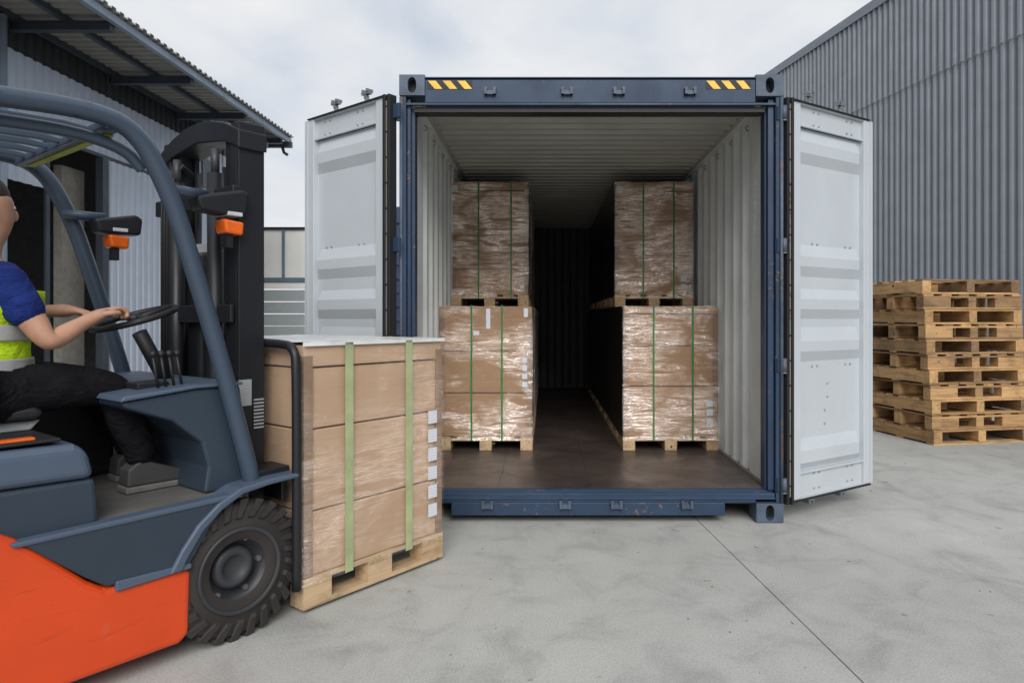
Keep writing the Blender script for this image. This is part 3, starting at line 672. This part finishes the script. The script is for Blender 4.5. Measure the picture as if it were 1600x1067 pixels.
for o_, W_, H_ in ((lowR, .80, 1.207), (upR, .745, 1.19)):          # black plastic over the aisle side
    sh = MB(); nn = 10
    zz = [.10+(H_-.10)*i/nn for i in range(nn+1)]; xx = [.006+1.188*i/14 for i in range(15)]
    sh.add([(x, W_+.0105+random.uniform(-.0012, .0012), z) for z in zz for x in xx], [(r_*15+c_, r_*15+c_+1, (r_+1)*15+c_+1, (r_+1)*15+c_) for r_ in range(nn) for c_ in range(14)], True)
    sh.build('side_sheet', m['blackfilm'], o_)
names = ['wrapped carton pallet with three white labels low right, front of the right floor row',
         'wrapped carton pallet with four small edge labels, front of the left floor row',
         'wrapped carton pallet stacked on the right row, film shining on its left half',
         'wrapped carton pallet stacked on the left row, film shining over most of its face']
for o, n_ in zip((lowR, lowL, upR, upL), names): tag(o, n_, 'pallet load', GL)
ordw = {1: 'second', 2: 'third', 3: 'last'}
for o, side, lev, dy in ((lowR, 'right', 'floor', 1.225), (lowL, 'left', 'floor', 1.225), (upR, 'right', 'upper', 1.225), (upL, 'left', 'upper', 1.225)):
    for k in (1, 2, 3):
        if o.location.y+dy*k+1.2 > BY-.06: continue
        c = copy_tree(o); c.location = (o.location.x+random.uniform(-.006, .004), o.location.y+dy*k, o.location.z)
        tag(c, f'wrapped carton pallet in the dark, {ordw[k]} from front of the {side} {lev} row', 'pallet load', GL)

# ------------------------------------------------------------ stack of empty pallets
def stack():
    L, W, h = 1.17, 1.0, .1515; ang = R(11); lean = 0
    for i in range(11):
        kind = i % 2; lean = -.012*i+random.uniform(-.008, .008)
        t = empty('wooden_pallet', (3.965+lean, 6.86+random.uniform(-.015, .01), i*.1548), ang+random.uniform(-.012, .012))
        mt = m['oldwood']; bt = .018
        words = ['bottom', 'second', 'third', 'fourth', 'fifth', 'sixth', 'seventh', 'eighth', 'ninth', 'tenth', 'top']
        look = 'wooden pallet with open block sides' if kind else 'wooden pallet with solid left side'
        pos = 'lowest in the stack' if i == 0 else ('topmost in the stack' if i == 10 else f'{words[i]} from the ground in the stack')
        tag(t, f'{look}, {pos}', 'pallet', 'wooden pallets stacked by the grey building')
        bh = h-3*bt
        if kind == 0:                                   # stringers run into the picture, deck boards across
            for x, w in ((.05, .10), (.575, .09), (L-.05, .10)):
                piece('stringer', (W, w, bh+bt), (x, W/2, bt+(bh+bt)/2), mt, t, R(90))
            for y in (.055, .25, .45, .64, .83, W-.05): piece('deck_board', (L, .105 if y in (.055, W-.05) else .09, bt), (L/2+random.uniform(-.004, .004), y, h-bt/2), mt, t)
            for y in (.055, .5, W-.055): piece('bottom_board', (L, .1, bt*.98), (L/2, y, bt/2), mt, t)
            for y in (.3, .7): piece('spacer_block', (.12, .1, bh), (.34, y, bt+bh/2), mt, t)
        else:
            for x, w in ((.16, .32), (.575, .09), (L-.16, .32)):
                for y in (.05, .5, W-.05): piece('block', (w, .1, bh), (x, y, bt+bh/2), mt, t)
            for y in (.05, .5, W-.05): piece('cross_board', (L, .1, bt*.98), (L/2, y, h-1.5*bt), mt, t); piece('bottom_board', (L, .1, bt*.98), (L/2, y, bt/2), mt, t)
            for x in (.06, .27, .48, .69, .9, L-.06): piece('deck_board', (W, .115, bt*.98), (x, W/2+random.uniform(-.004, .004), h-bt/2), mt, t, R(90))
stack()

# ------------------------------------------------------------ forklift truck (local x forward, y to its left, origin on the ground at the near front corner)
FA = (-1.072, 2.925, 0); FR = math.atan2(.8, .6)
fk = empty('forklift_truck', FA, FR); tag(fk, 'orange and slate grey forklift truck carrying a wrapped pallet past the container', 'forklift')
def fb(mb, name, mat, bev=0, parent=fk, **k): return mb.build(name, mat, parent, bev, **k)
TW = 1.14
# body
body = [(-2.15, .14), (-2.05, .085), (-.50, .075), (-.462, .10), (-.456, .345), (-.50, .358), (-.745, .364), (-.80, .405), (-.93, .535), (-1.00, .60), (-1.12, .68), (-1.45, .80), (-1.62, .98), (-2.08, 1.02), (-2.18, .9)]
fb(MB().prism(body, .0, TW), 'body', m['orange'], .022, seg=3)
side = [(-.955, .560), (-.46, .584), (-.30, .584), (-.30, .30), (-.456, .346), (-.456, .38), (-.54, .366), (-.75, .372), (-.80, .412)]
fb(MB().prism([(-1.0, .592), (-.74, .586), (-.30, .586), (-.38, .50), (-.47, .36), (-.50, .363), (-.745, .37), (-.81, .42)], -.004, .03), 'side_step_panel', m['fgrey'], .008)
fb(MB().prism([(-1.02, .592), (-.26, .60), (-.26, .578), (-1.01, .574)], -.010, .05), 'step_edge', m['fgrey_l'], .006)
fb(MB().prism([(-.72, .345), (-.462, .352), (-.462, .372), (-.72, .382)], -.012, .02), 'lower_trim', m['fgrey_l'], .005)
fb(MB().box((-1.0, .05, .50), (-.2, TW-.05, .592)), 'floor_plate', m['mat_floor'], .004)
# battery cover / seat deck
fb(MB().prism([(-1.62, .575), (-.755, .575), (-.768, .745), (-1.62, .765)], .035, TW-.035), 'engine_cover', m['fgrey'], .015)
fb(MB().prism([(-1.62, .767), (-.768, .747), (-.79, .845), (-.83, .872), (-1.62, .885)], .025, TW-.025), 'hood', m['fgrey_l'], .03, seg=4)
fb(MB().box((-1.6, .06, .884), (-.86, TW-.06, .895)), 'hood_mat', m['gasket'], .004)
fb(MB().box((-1.35, .07, .896), (-.93, .11, .906)), 'orange_grip', m['lens'], .003)
fb(MB().box((-1.6, .02, .95), (-2.05, TW-.02, 1.10)), 'counterweight_top', m['fgrey'], .03)
# seat
st = fb(MB().prism([(-1.28, .93), (-.86, .93), (-.83, .955), (-.86, .985), (-1.25, .97)], .30, .78), 'seat', m['gasket'], .02, seg=3)
fb(MB().prism([(-1.28, .93), (-1.18, .95), (-1.22, 1.40), (-1.27, 1.46), (-1.36, 1.44)], .31, .77), 'seat_back', m['gasket'], .03, seg=3)
fb(MB().prism([(-1.05, .896), (-.87, .896), (-.84, .93), (-1.05, .93)], .33, .75), 'seat_base', m['plate'], .006)
# cowl and dashboard
fb(MB().prism([(-.66, .992), (-.65, .968), (-.48, .90), (-.37, .80), (-.345, .70), (-.36, .594), (-.16, .594), (-.21, 1.02), (-.40, 1.02)], .10, TW-.08), 'cowl', m['fgrey'], .018, seg=3)
fb(MB().prism([(-.67, .993), (-.40, 1.021), (-.205, 1.021), (-.205, 1.034), (-.40, 1.036), (-.66, 1.012)], .085, TW-.07), 'dashboard_top', m['fgrey_l'], .006)
fb(MB().box((-.56, .22, 1.02), (-.44, .36, 1.045)), 'display_panel', m['gasket'], .004)
for k in range(4): fb(MB().tube([(-.50+.03*k, .18+.0*k, 1.02), (-.52+.03*k, .18, 1.15)], .006, 8).ball((-.52+.03*k, .18, 1.16), .014, n=10), 'hydraulic_lever', m['gasket'])
fb(MB().tube([(-.33, .50, 1.02), (-.44, .50, 1.24)], .03, 12), 'steering_column', m['gasket'])
swc = Vector((-.465, .48, 1.30)); swn = Vector((-.30, 0, .95)).normalized(); su = Vector((0, 1, 0)); sv = swn.cross(su)
ring = [swc+(su*math.cos(2*math.pi*k/28)+sv*math.sin(2*math.pi*k/28))*.16 for k in range(29)]
sw = fb(MB().tube(ring, .013, 10, up=swn), 'steering_wheel', m['gasket'])
fb(MB().tube([swc-su*.15, swc+su*.15], .011, 8).tube([swc, swc-sv*.15], .011, 8).ball(swc, .035, (1, 1, .6)), 'wheel_hub', m['gasket'], parent=sw)
# mudguard over the front wheel
pts = [(-.545, .352), (-.50, .43), (-.44, .51), (-.36, .575), (-.27, .618), (-.15, .630), (-.005, .632)]
inn = [(-.005, .612), (-.15, .606), (-.26, .592), (-.345, .548), (-.42, .482), (-.475, .40), (-.50, .352)]
fb(MB().prism(pts+inn, -.02, .24), 'mudguard', m['fgrey_l'], .009, seg=3)
fb(MB().prism(pts+inn, TW-.24, TW+.02), 'mudguard', m['fgrey_l'], .009, seg=3)
fb(MB().box((-.15, .245, .585), (.0, TW-.245, .62)), 'front_deck', m['fgrey'], .004)
# wheels
def wheel(cx, y0, w, r, flip=1):
    pr = [(.42*r, .02), (.60*r, .0), (.66*r, .006), (.72*r, .012), (.90*r, .014), (.965*r, .03), (.985*r, w*.25), (.99*r, w*.5), (.985*r, w*.75), (.965*r, w-.03), (.90*r, w-.014), (.6*r, w), (.42*r, w-.02)]
    c = (cx, y0, r)
    t = fb(MB().lathe(pr, c, 'y', 56), 'wheel', m['tyre'])
    lug = MB(); n = 26
    for k in range(n):
        for sd_ in (0, 1):
            a = 2*math.pi*(k+.5*sd_)/n; hw = .075*1.0
            prof = []
            for (aa, rr, yy) in ((a-.085, 1.0, .5), (a+.03, 1.0, .5), (a+.10, 1.005, .06), (a-.02, 1.005, .06), (a+.20, .76, .002), (a+.10, .76, .002)):
                yy = w*yy if yy > .01 else yy
                yy = yy if sd_ == 0 else w-yy
                prof.append((rr*r, aa, yy))
            out = [(cx+rr*math.cos(aa), y0+yy, r+rr*math.sin(aa)) for rr, aa, yy in prof]
            inn_ = [(cx+(rr*.94)*math.cos(aa), y0+(yy+(.012 if sd_ == 0 else -.012) if abs(rr-.76*r) < .001 else yy), r+(rr*.94)*math.sin(aa)) for rr, aa, yy in prof]
            lug.add(out+inn_, [(0, 1, 2, 3), (3, 2, 4, 5), (0, 6, 7, 1), (1, 7, 8, 2), (2, 8, 10, 4), (4, 10, 11, 5), (5, 11, 9, 3), (3, 9, 6, 0)])
    lug.build('tread', m['tyre'], t, stuff=True)
    yo = y0 if flip > 0 else y0+w; q = flip
    rm = MB().lathe([(.56*r, .0*q), (.60*r, -.008*q), (.62*r, -.002*q), (.585*r, .010*q), (.555*r, .032*q), (.53*r, .075*q), (.34*r, .085*q), (.31*r, .075*q), (.29*r, .050*q), (.19*r, .046*q), (.17*r, .058*q), (.0, .060*q)], (cx, yo, r), 'y', 44)
    rim = rm.build('rim', m['rim'], t)
    nb = MB()
    for k in range(6):
        a = 2*math.pi*k/6; nb.lathe([(0, -.012*q), (.012, -.012*q), (.012, .02*q), ], (cx+.42*r*math.cos(a), yo+.082*q, r+.42*r*math.sin(a)), 'y', 8, False)
    nb.build('wheel_nuts', m['galv'], t, stuff=True)
wheel(-.262, .0, .20, .282); wheel(-.262, TW-.20, .20, .282, -1); wheel(-1.72, .05, .17, .23); wheel(-1.72, TW-.22, .17, .23, -1)
fb(MB().tube([(-.262, .2, .28), (-.262, TW-.2, .28)], .06, 12).tube([(-1.72, .2, .23), (-1.72, TW-.2, .23)], .05, 12), 'axle', m['mast'])
fb(MB().box((-.30, .21, .2), (-.19, TW-.21, .58)), 'front_bulkhead', m['mast'])
fb(MB().box((-.86, .80, .593), (-.42, 1.05, .93)), 'side_console', m['gasket'], .02)
# overhead guard
def arcpath(y):
    return [(-2.0, y, 1.10), (-1.95, y, 1.55), (-1.85, y, 1.90), (-1.70, y, 1.965), (-1.4, y, 1.985), (-1.03, y, 2.005), (-.86, y, 2.02), (-.74, y, 2.018), (-.66, y, 1.995), (-.60, y, 1.94), (-.555, y, 1.86), (-.50, y, 1.74), (-.46, y, 1.62), (-.33, y, 1.19), (-.20, y, .70), (-.18, y, .60)]
def smooth_path(p, it=2):
    for _ in range(it):
        q = [p[0]]
        for a, b in zip(p, p[1:]): q += [tuple(a[i]*.75+b[i]*.25 for i in range(3)), tuple(a[i]*.25+b[i]*.75 for i in range(3))]
        p = q+[p[-1]]
    return p
for y in (.06, TW-.08): fb(MB().tube(smooth_path(arcpath(y)), .034, 14, flat=1.0, up=Vector((0, 1, 0))), 'guard_frame', m['guard'])
fb(MB().tube(smooth_path([(-1.9, .125, 1.90), (-1.03, .125, 1.945), (-.80, .125, 1.955), (-.64, .125, 1.925), (-.58, .125, 1.86)]), .022, 10), 'guard_inner_rail', m['guard'])
for k in range(6):
    y = .24+k*.135
    fb(MB().prism([(-1.85, 1.975), (-.80, 2.015), (-.70, 2.005), (-.70, 1.985), (-.80, 1.990), (-1.85, 1.95)], y-.014, y+.014), 'roof_slat', m['guard'], .005)
fb(MB().box((-.73, .06, 1.972), (-.67, TW-.08, 2.008)), 'front_crossbar', m['guard'], .008)
fb(MB().box((-.70, .14, 1.966), (-.672, TW-.16, 1.9715)), 'warning_strip', m['ygreen'])
fb(MB().box((-1.88, .06, 1.90), (-1.80, TW-.08, 1.94)), 'rear_crossbar', m['guard'], .008)
# lamps on short arms at both pillars
for s, y in ((0, .165), (1, TW-.22)):
    if s == 0:
        pod = fb(MB().prism([(-.36, 1.80), (-.16, 1.855), (-.13, 1.84), (-.14, 1.76), (-.20, 1.735), (-.34, 1.745)], y, y+.10), 'headlight', m['mast'], .014, seg=3)
        fb(MB().tube([(-.47, y-.04, 1.80), (-.30, y+.05, 1.815)], .022, 10), 'lamp_arm', m['guard'])
        x1 = -.245; zc = 1.69
    else:
        pod = fb(MB().prism([(-.46, 1.76), (-.28, 1.80), (-.25, 1.78), (-.26, 1.70), (-.44, 1.70)], y, y+.10), 'headlight', m['mast'], .014, seg=3)
        fb(MB().tube([(-.56, y+.10, 1.78), (-.40, y+.05, 1.775)], .022, 10), 'lamp_arm', m['guard'])
        x1 = -.40; zc = 1.665
    fb(MB().box((x1+.015, y-.004, zc+.045), (x1+.08, y+.104, zc+.062)), 'reflector_strip', m['clearlens'], .003, parent=pod)
    fb(MB().prism([(x1, zc+.03), (x1+.09, zc+.022), (x1+.085, zc-.035), (x1+.01, zc-.03)], y, y+.09), 'turn_signal', m['lens'], .010, parent=pod)
    fb(MB().box((x1+.02, y+.02, zc-.09), (x1+.05, y+.06, zc-.033)), 'signal_stalk', m['mast'], parent=pod)
# mast
MZ0, MZ1 = .10, 2.16
def channel(u0, u1, y0, y1, z0, z1, open_in):
    t = .022; b = MB(); b.box((u0, y0, z0), (u1, y0+t, z1) if not open_in else (u1, y0+t, z1))
    b.box((u0, y0+t, z0), (u0+.018, y1, z1)); b.box((u1-.018, y0+t, z0), (u1, y1, z1)); return b
for y0, y1 in ((.215, .285), (TW-.285+.0, TW-.215)):
    near = y0 < .5
    b = MB()
    if near: b = channel(-.155, -.035, y0, y1, MZ0, MZ1, 0)
    else:
        b.box((-.155, y1-.022, MZ0), (-.035, y1, MZ1)); b.box((-.155, y0, MZ0), (-.137, y1-.022, MZ1)); b.box((-.053, y0, MZ0), (-.035, y1-.022, MZ1))
    fb(b, 'mast_upright', m['mast'], .003)
    yi0, yi1 = (y0+.078, y0+.138) if near else (y1-.138, y1-.078)
    fb(MB().box((-.14, yi0, MZ0+.02), (-.118, yi1, MZ1-.05)).box((-.068, yi0, MZ0+.02), (-.046, yi1, MZ1-.05)).box((-.118, (yi0+yi1)/2-.008, MZ0+.02), (-.068, (yi0+yi1)/2+.008, MZ1-.05)), 'inner_mast', m['mast'])
    cy = yi1+.035 if near else yi0-.035
    fb(MB().tube([(-.17, cy, .15), (-.17, cy, 1.95)], .033, 14), 'lift_cylinder', m['mast'])
    fb(MB().tube([(-.17, cy, 1.951), (-.17, cy, 2.06)], .018, 12), 'cylinder_rod', m['rim'])
    fb(MB().box((-.10, cy+(.055 if near else -.075), .5), (-.088, cy+(.075 if near else -.055), 2.0)), 'lift_chain', m['rim'])
arc = [(.20, 2.12), (.32, 2.17), (.45, 2.20), (.57, 2.21), (.69, 2.20), (.82, 2.17), (TW-.20, 2.12)]
fb(MB().prism(arc+[(TW-.20, 2.04), (.82, 2.085), (.57, 2.115), (.32, 2.085), (.20, 2.04)], -.165, -.03, 'x'), 'mast_top_tie', m['mast'], .006)
fb(MB().box((-.19, .20, 1.80), (-.158, TW-.20, 1.875)), 'mast_cross_tie', m['mast'], .006)
fb(MB().box((-.18, .24, 1.28), (-.158, TW-.24, 1.36)), 'mast_cross_tie', m['mast'], .006)
fb(MB().box((-.18, .24, .55), (-.158, TW-.24, .68)), 'mast_cross_tie', m['mast'], .006)
fb(MB().box((-.13, .62, .4), (-.05, .74, 1.62)), 'free_lift_cylinder', m['mast'], .02)
for k in range(5): fb(MB().tube([(-.19, .745+.028*k, .6), (-.19, .745+.028*k, 1.95), (-.15, .745+.028*k, 2.04), (-.10, .745+.028*k, 2.0)], .010, 8), 'hydraulic_hose', m['gasket'])
fb(MB().box((-.181, .44, 1.60), (-.176, .55, 1.64)), 'sticker', m['plate'])
fb(MB().box((-.157, .2122, .915), (-.097, .2138, 1.03)), 'capacity_plate', m['plate'])
pl = fb(MB().box((-.09, .2122, .80), (-.037, .2138, .955)), 'data_plate', m['gasket'])
for k in range(9): fb(MB().box((-.087, .2105, .81+k*.0155), (-.04, .2120, .817+k*.0155)), 'plate_line', m['plate'], parent=pl)
# carriage, backrest, forks
fb(MB().box((-.034, .08, .12), (-.004, 1.10, .23)).box((-.034, .08, .50), (-.004, 1.10, .60)), 'fork_carriage', m['mast'], .006)
bk = smooth_path([(-.012, .0, .12), (-.012, .0, 1.10), (-.012, .02, 1.165), (-.012, .09, 1.19), (-.012, 1.06, 1.19), (-.012, 1.13, 1.165), (-.012, 1.15, 1.10), (-.012, 1.15, .12)], 2)
fb(MB().tube(bk, .020, 10, up=Vector((1, 0, 0))), 'load_backrest', m['mast'])
for y in (.45, .70, .93): fb(MB().box((-.02, y-.012, .6), (-.004, y+.012, 1.185)), 'backrest_bar', m['mast'])
fb(MB().box((-.15, .06, .625), (-.005, .21, .655)), 'side_bracket', m['mast'], .006)
for y in (.33, .78): fb(MB().prism([(-.003, .50), (.012, .50), (.012, .085), (.9, .062), (.9, .052), (-.003, .048)], y, y+.1), 'fork', m['mast'], .003)

# carried load
ln = load((0, 0, 0), 0, .845, 1.2, 1.165, [.425, .79, 1.065], .135, [('y', .235), ('y', .60), ('x', .35), ('x', .85)],
          [(.765, .27+k*.098, .062, .068, 'y') for k in range(6)], dict(wood=m['wood'], card=m['card'], film=m['film2'], strap=m['strap2']), strap_w=.045)
tp = MB(); tv = [(x_, y_) for x_ in [.86*i/16-.008 for i in range(17)] for y_ in [1.216*j/22-.008 for j in range(23)]]
tp.add([(x_, y_, 1.1745+random.uniform(0, .003)) for x_, y_ in tv], [(i*23+j, i*23+j+1, (i+1)*23+j+1, (i+1)*23+j) for i in range(16) for j in range(22)], True)
tp.add([(-.0085+.861*i/16, -.0085, z_) for z_ in (1.176, 1.158) for i in range(17)], [(i, i+1, 18+i, 17+i) for i in range(16)])
tp.build('top_sheet', flat('white_film_sheet', (.74, .74, .73), .3), ln)
rot = Matrix.Rotation(FR, 3, 'Z'); off = rot @ Vector((.022, 0, .018))
ln.location = Vector(FA)+off; ln.rotation_euler = (0, 0, FR)
tag(ln, 'pale wrapped carton pallet with wide green straps carried on the forklift forks', 'pallet load')

# ------------------------------------------------------------ driver
def skin(name, verts, edges, mat, parent=None, sub=2, root=0):
    me = bpy.data.meshes.new(name); me.from_pydata([v[:3] for v in verts], edges, []); me.materials.append(mat)
    o = bpy.data.objects.new(name, me); C.objects.link(o); o.parent = parent
    md = o.modifiers.new('skin', 'SKIN'); md.use_smooth_shade = True
    for i, v in enumerate(verts):
        r = v[3]; sv_ = me.skin_vertices[0].data[i]; sv_.radius = (r, r) if not isinstance(r, tuple) else r; sv_.use_root = (i == root)
    sb = o.modifiers.new('sub', 'SUBSURF'); sb.levels = sub; sb.render_levels = sub; return o
def chainer():
    V = []; E = []
    def ch(start, pts):
        prev = start
        for p in pts:
            V.append(p); i = len(V)-1
            if prev is not None: E.append((prev, i))
            prev = i
        return prev
    return V, E, ch
V, E, ch = chainer()
pel = ch(None, [(-1.04, .52, 1.03, .125)])
sp = ch(pel, [(-1.03, .52, 1.16, .118), (-1.01, .52, 1.30, .13), (-.99, .52, 1.42, .125)])
nk = ch(sp, [(-.99, .52, 1.50, .062), (-.995, .52, 1.56, .056)])
hd_ = ch(nk, [(-.968, .52, 1.635, .072), (-.978, .52, 1.705, .092), (-.99, .52, 1.768, .078)])
def arm(sh, el, wr, palm, s):
    a = ch(sp, [(sh[0], sh[1], sh[2], .062), ((sh[0]*.5+el[0]*.5), (sh[1]+el[1])/2, (sh[2]+el[2])/2, .050), (*el, .041), tuple(el[i]*.5+wr[i]*.5 for i in range(3))+(.037,), (*wr, .027)])
    pv = Vector(palm); wv = Vector(wr); d = (pv-wv).normalized(); side = Vector((0, s, 0)); side = (side-d*side.dot(d)).normalized(); dn = d.cross(side); dn = -dn if dn.z > 0 else dn
    pa = ch(a, [(*palm, .030)])
    for k, ln_ in enumerate((.072, .080, .075, .060)):
        off_ = side*(-.027+.018*k)
        p1 = pv+off_+d*.028; p2 = p1+d*ln_*.45+dn*.010; p3 = p2+d*ln_*.18+dn*ln_*.35; p4 = p3-d*ln_*.18+dn*ln_*.25
        ch(pa, [(*p1, .0105), (*p2, .0095), (*p3, .0088), (*p4, .0075)])
    t1 = pv-side*.03-d*.01; t2 = t1-side*.018+d*.022+dn*.008; t3 = t2+d*.026+dn*.014
    ch(pa, [(*t1, .012), (*t2, .0105), (*t3, .009)])
arm((-.975, .335, 1.42), (-.865, .265, 1.21), (-.735, .32, 1.285), (-.672, .335, 1.318), 1)
arm((-.975, .705, 1.42), (-.87, .80, 1.29), (-.73, .70, 1.33), (-.67, .655, 1.33), -1)
def leg(y, kx, ax, s):
    return ch(pel, [(-.98, y, 1.035, .095), (-.78, y, 1.045, .082), (kx, y, 1.02, .062), (kx+.03, y, .90, .058), (ax-.01, y, .76, .042), (ax, y, .665, .036), (ax+.09, y, .635, .034), (ax+.17, y, .625, .026)])
leg(.40, -.60, -.50, 1); leg(.66, -.57, -.44, 1)
per = skin('person', V, E, m['skin'], None, 2); per.location = Vector(FA)+Matrix.Rotation(FR, 3, 'Z') @ Vector((.025, -.02, 0)); per.rotation_euler = (0, 0, FR)
tag(per, 'driver in navy shirt, yellow hi vis vest and black trousers at the forklift wheel', 'person')
# clothes
V, E, ch = chainer()
pel = ch(None, [(-1.05, .52, 1.02, .145)])
for y, kx, ax in ((.40, -.60, -.50), (.66, -.57, -.44)):
    ch(pel, [(-.97, y, 1.035, .105), (-.78, y, 1.045, .094), (kx, y, 1.02, .077), (kx+.03, y, .90, .073), (ax-.01, y, .77, .064), (ax, y, .685, .060)])
skin('trousers', V, E, m['trousers'], per)
V, E, ch = chainer()
a = ch(None, [(-1.04, .52, 1.10, .13)]); s2 = ch(a, [(-1.025, .52, 1.20, .132), (-1.01, .52, 1.31, .14), (-.99, .52, 1.42, .132)]); ch(s2, [(-.985, .52, 1.515, .076)])
for sh, el in (((-.975, .335, 1.42), (-.90, .285, 1.275)), ((-.975, .705, 1.42), (-.90, .78, 1.33))):
    ch(s2, [(*sh, .078), (sh[0]*.5+el[0]*.5, (sh[1]+el[1])/2, (sh[2]+el[2])/2, .068), (*el, .062)])
skin('shirt', V, E, m['navy'], per)
def shell(name, zr, mat, grow):
    mb = MB(); n = 28; vs = []; rows = 10
    for i in range(rows+1):
        z = zr[0]+(zr[1]-zr[0])*i/rows
        ex = .172+grow+.008*math.sin(z*30); ey = .19+grow+(.03 if z > 1.3 else 0)
        for k in range(n):
            t = 2*math.pi*k/n; vs.append((-1.055+(z-1.03)*.17+ex*math.cos(t)*(1+.03*math.sin(3*t+z*20)), .52+ey*math.sin(t), z))
    mb.add(vs, [(i*n+k, i*n+(k+1) % n, (i+1)*n+(k+1) % n, (i+1)*n+k) for i in range(rows) for k in range(n)], True)
    o = mb.build(name, mat, per); sd_ = o.modifiers.new('thick', 'SOLIDIFY'); sd_.thickness = .004; sd_.offset = 1; return o
shell('safety_vest', (1.03, 1.40), m['vest'], .006); shell('reflective_band', (1.10, 1.155), m['refl'], .014); shell('reflective_band', (1.22, 1.275), m['refl'], .014)
for y, ax in ((.40, -.50), (.66, -.44)):
    s_ = MB(); prof = [(ax-.075, .622), (ax-.07, .69), (ax-.02, .725), (ax+.04, .70), (ax+.12, .668), (ax+.20, .655), (ax+.225, .632), (ax+.22, .618)]
    s_.prism(prof, y-.045, y+.045); sh_ = s_.build('shoe', m['shoe'], per, .022, seg=3)
    MB().prism([(ax-.08, .594), (ax-.08, .621), (ax+.222, .617), (ax+.232, .60), (ax+.215, .594)], y-.048, y+.048).build('sole', m['sole'], sh_, .006)
hc = (-1.0, .52, 1.725)
MB().ball((-1.008, .52, 1.748), .096, (1.0, .86, .88), 24).ball((-1.035, .52, 1.71), .078, (.8, .95, 1.0), 20).build('hair', m['hair'], per)
for s in (-1, 1):
    MB().ball((-.9105, .52+s*.030, 1.708), .0095, n=10).build('eye', m['eye'], per); MB().ball((-.9030, .52+s*.030, 1.705), .006, n=8).build('pupil', m['gasket'], per)
    MB().ball((-.99, .52+s*.092, 1.69), .026, (.6, .35, 1.1), 10).build('ear', m['skin'], per)
MB().ball((-.899, .52, 1.683), .015, (1, .8, 1.5), 10).build('nose', m['skin'], per)
MB().ball((-.910, .52, 1.645), .013, (.5, 1.5, .35), 10).build('lips', flat('lips', (.42, .16, .12), .5), per)

# ------------------------------------------------------------ grit and wood splinters lying on the yard
db = MB(); rr_ = random.Random(11)
for k in range(150):
    x = rr_.uniform(-.6, 6); y = rr_.uniform(1.6, 8)
    if X0-.1 < x < X1+.1 and y > FY-.05: continue
    a = rr_.uniform(0, 3.14); l = rr_.choice((.004, .006, .009, .022, .035)); w = .0025 if l > .02 else l*.7
    from mathutils import Euler
    db.cbox((x, y, .0015), (l, w, .003), Euler((0, 0, a)))
d_ = db.build('ground_debris', m['oldwood']); tag(d_, 'scattered wood splinters and grit on the concrete yard', 'debris', None, 'stuff')
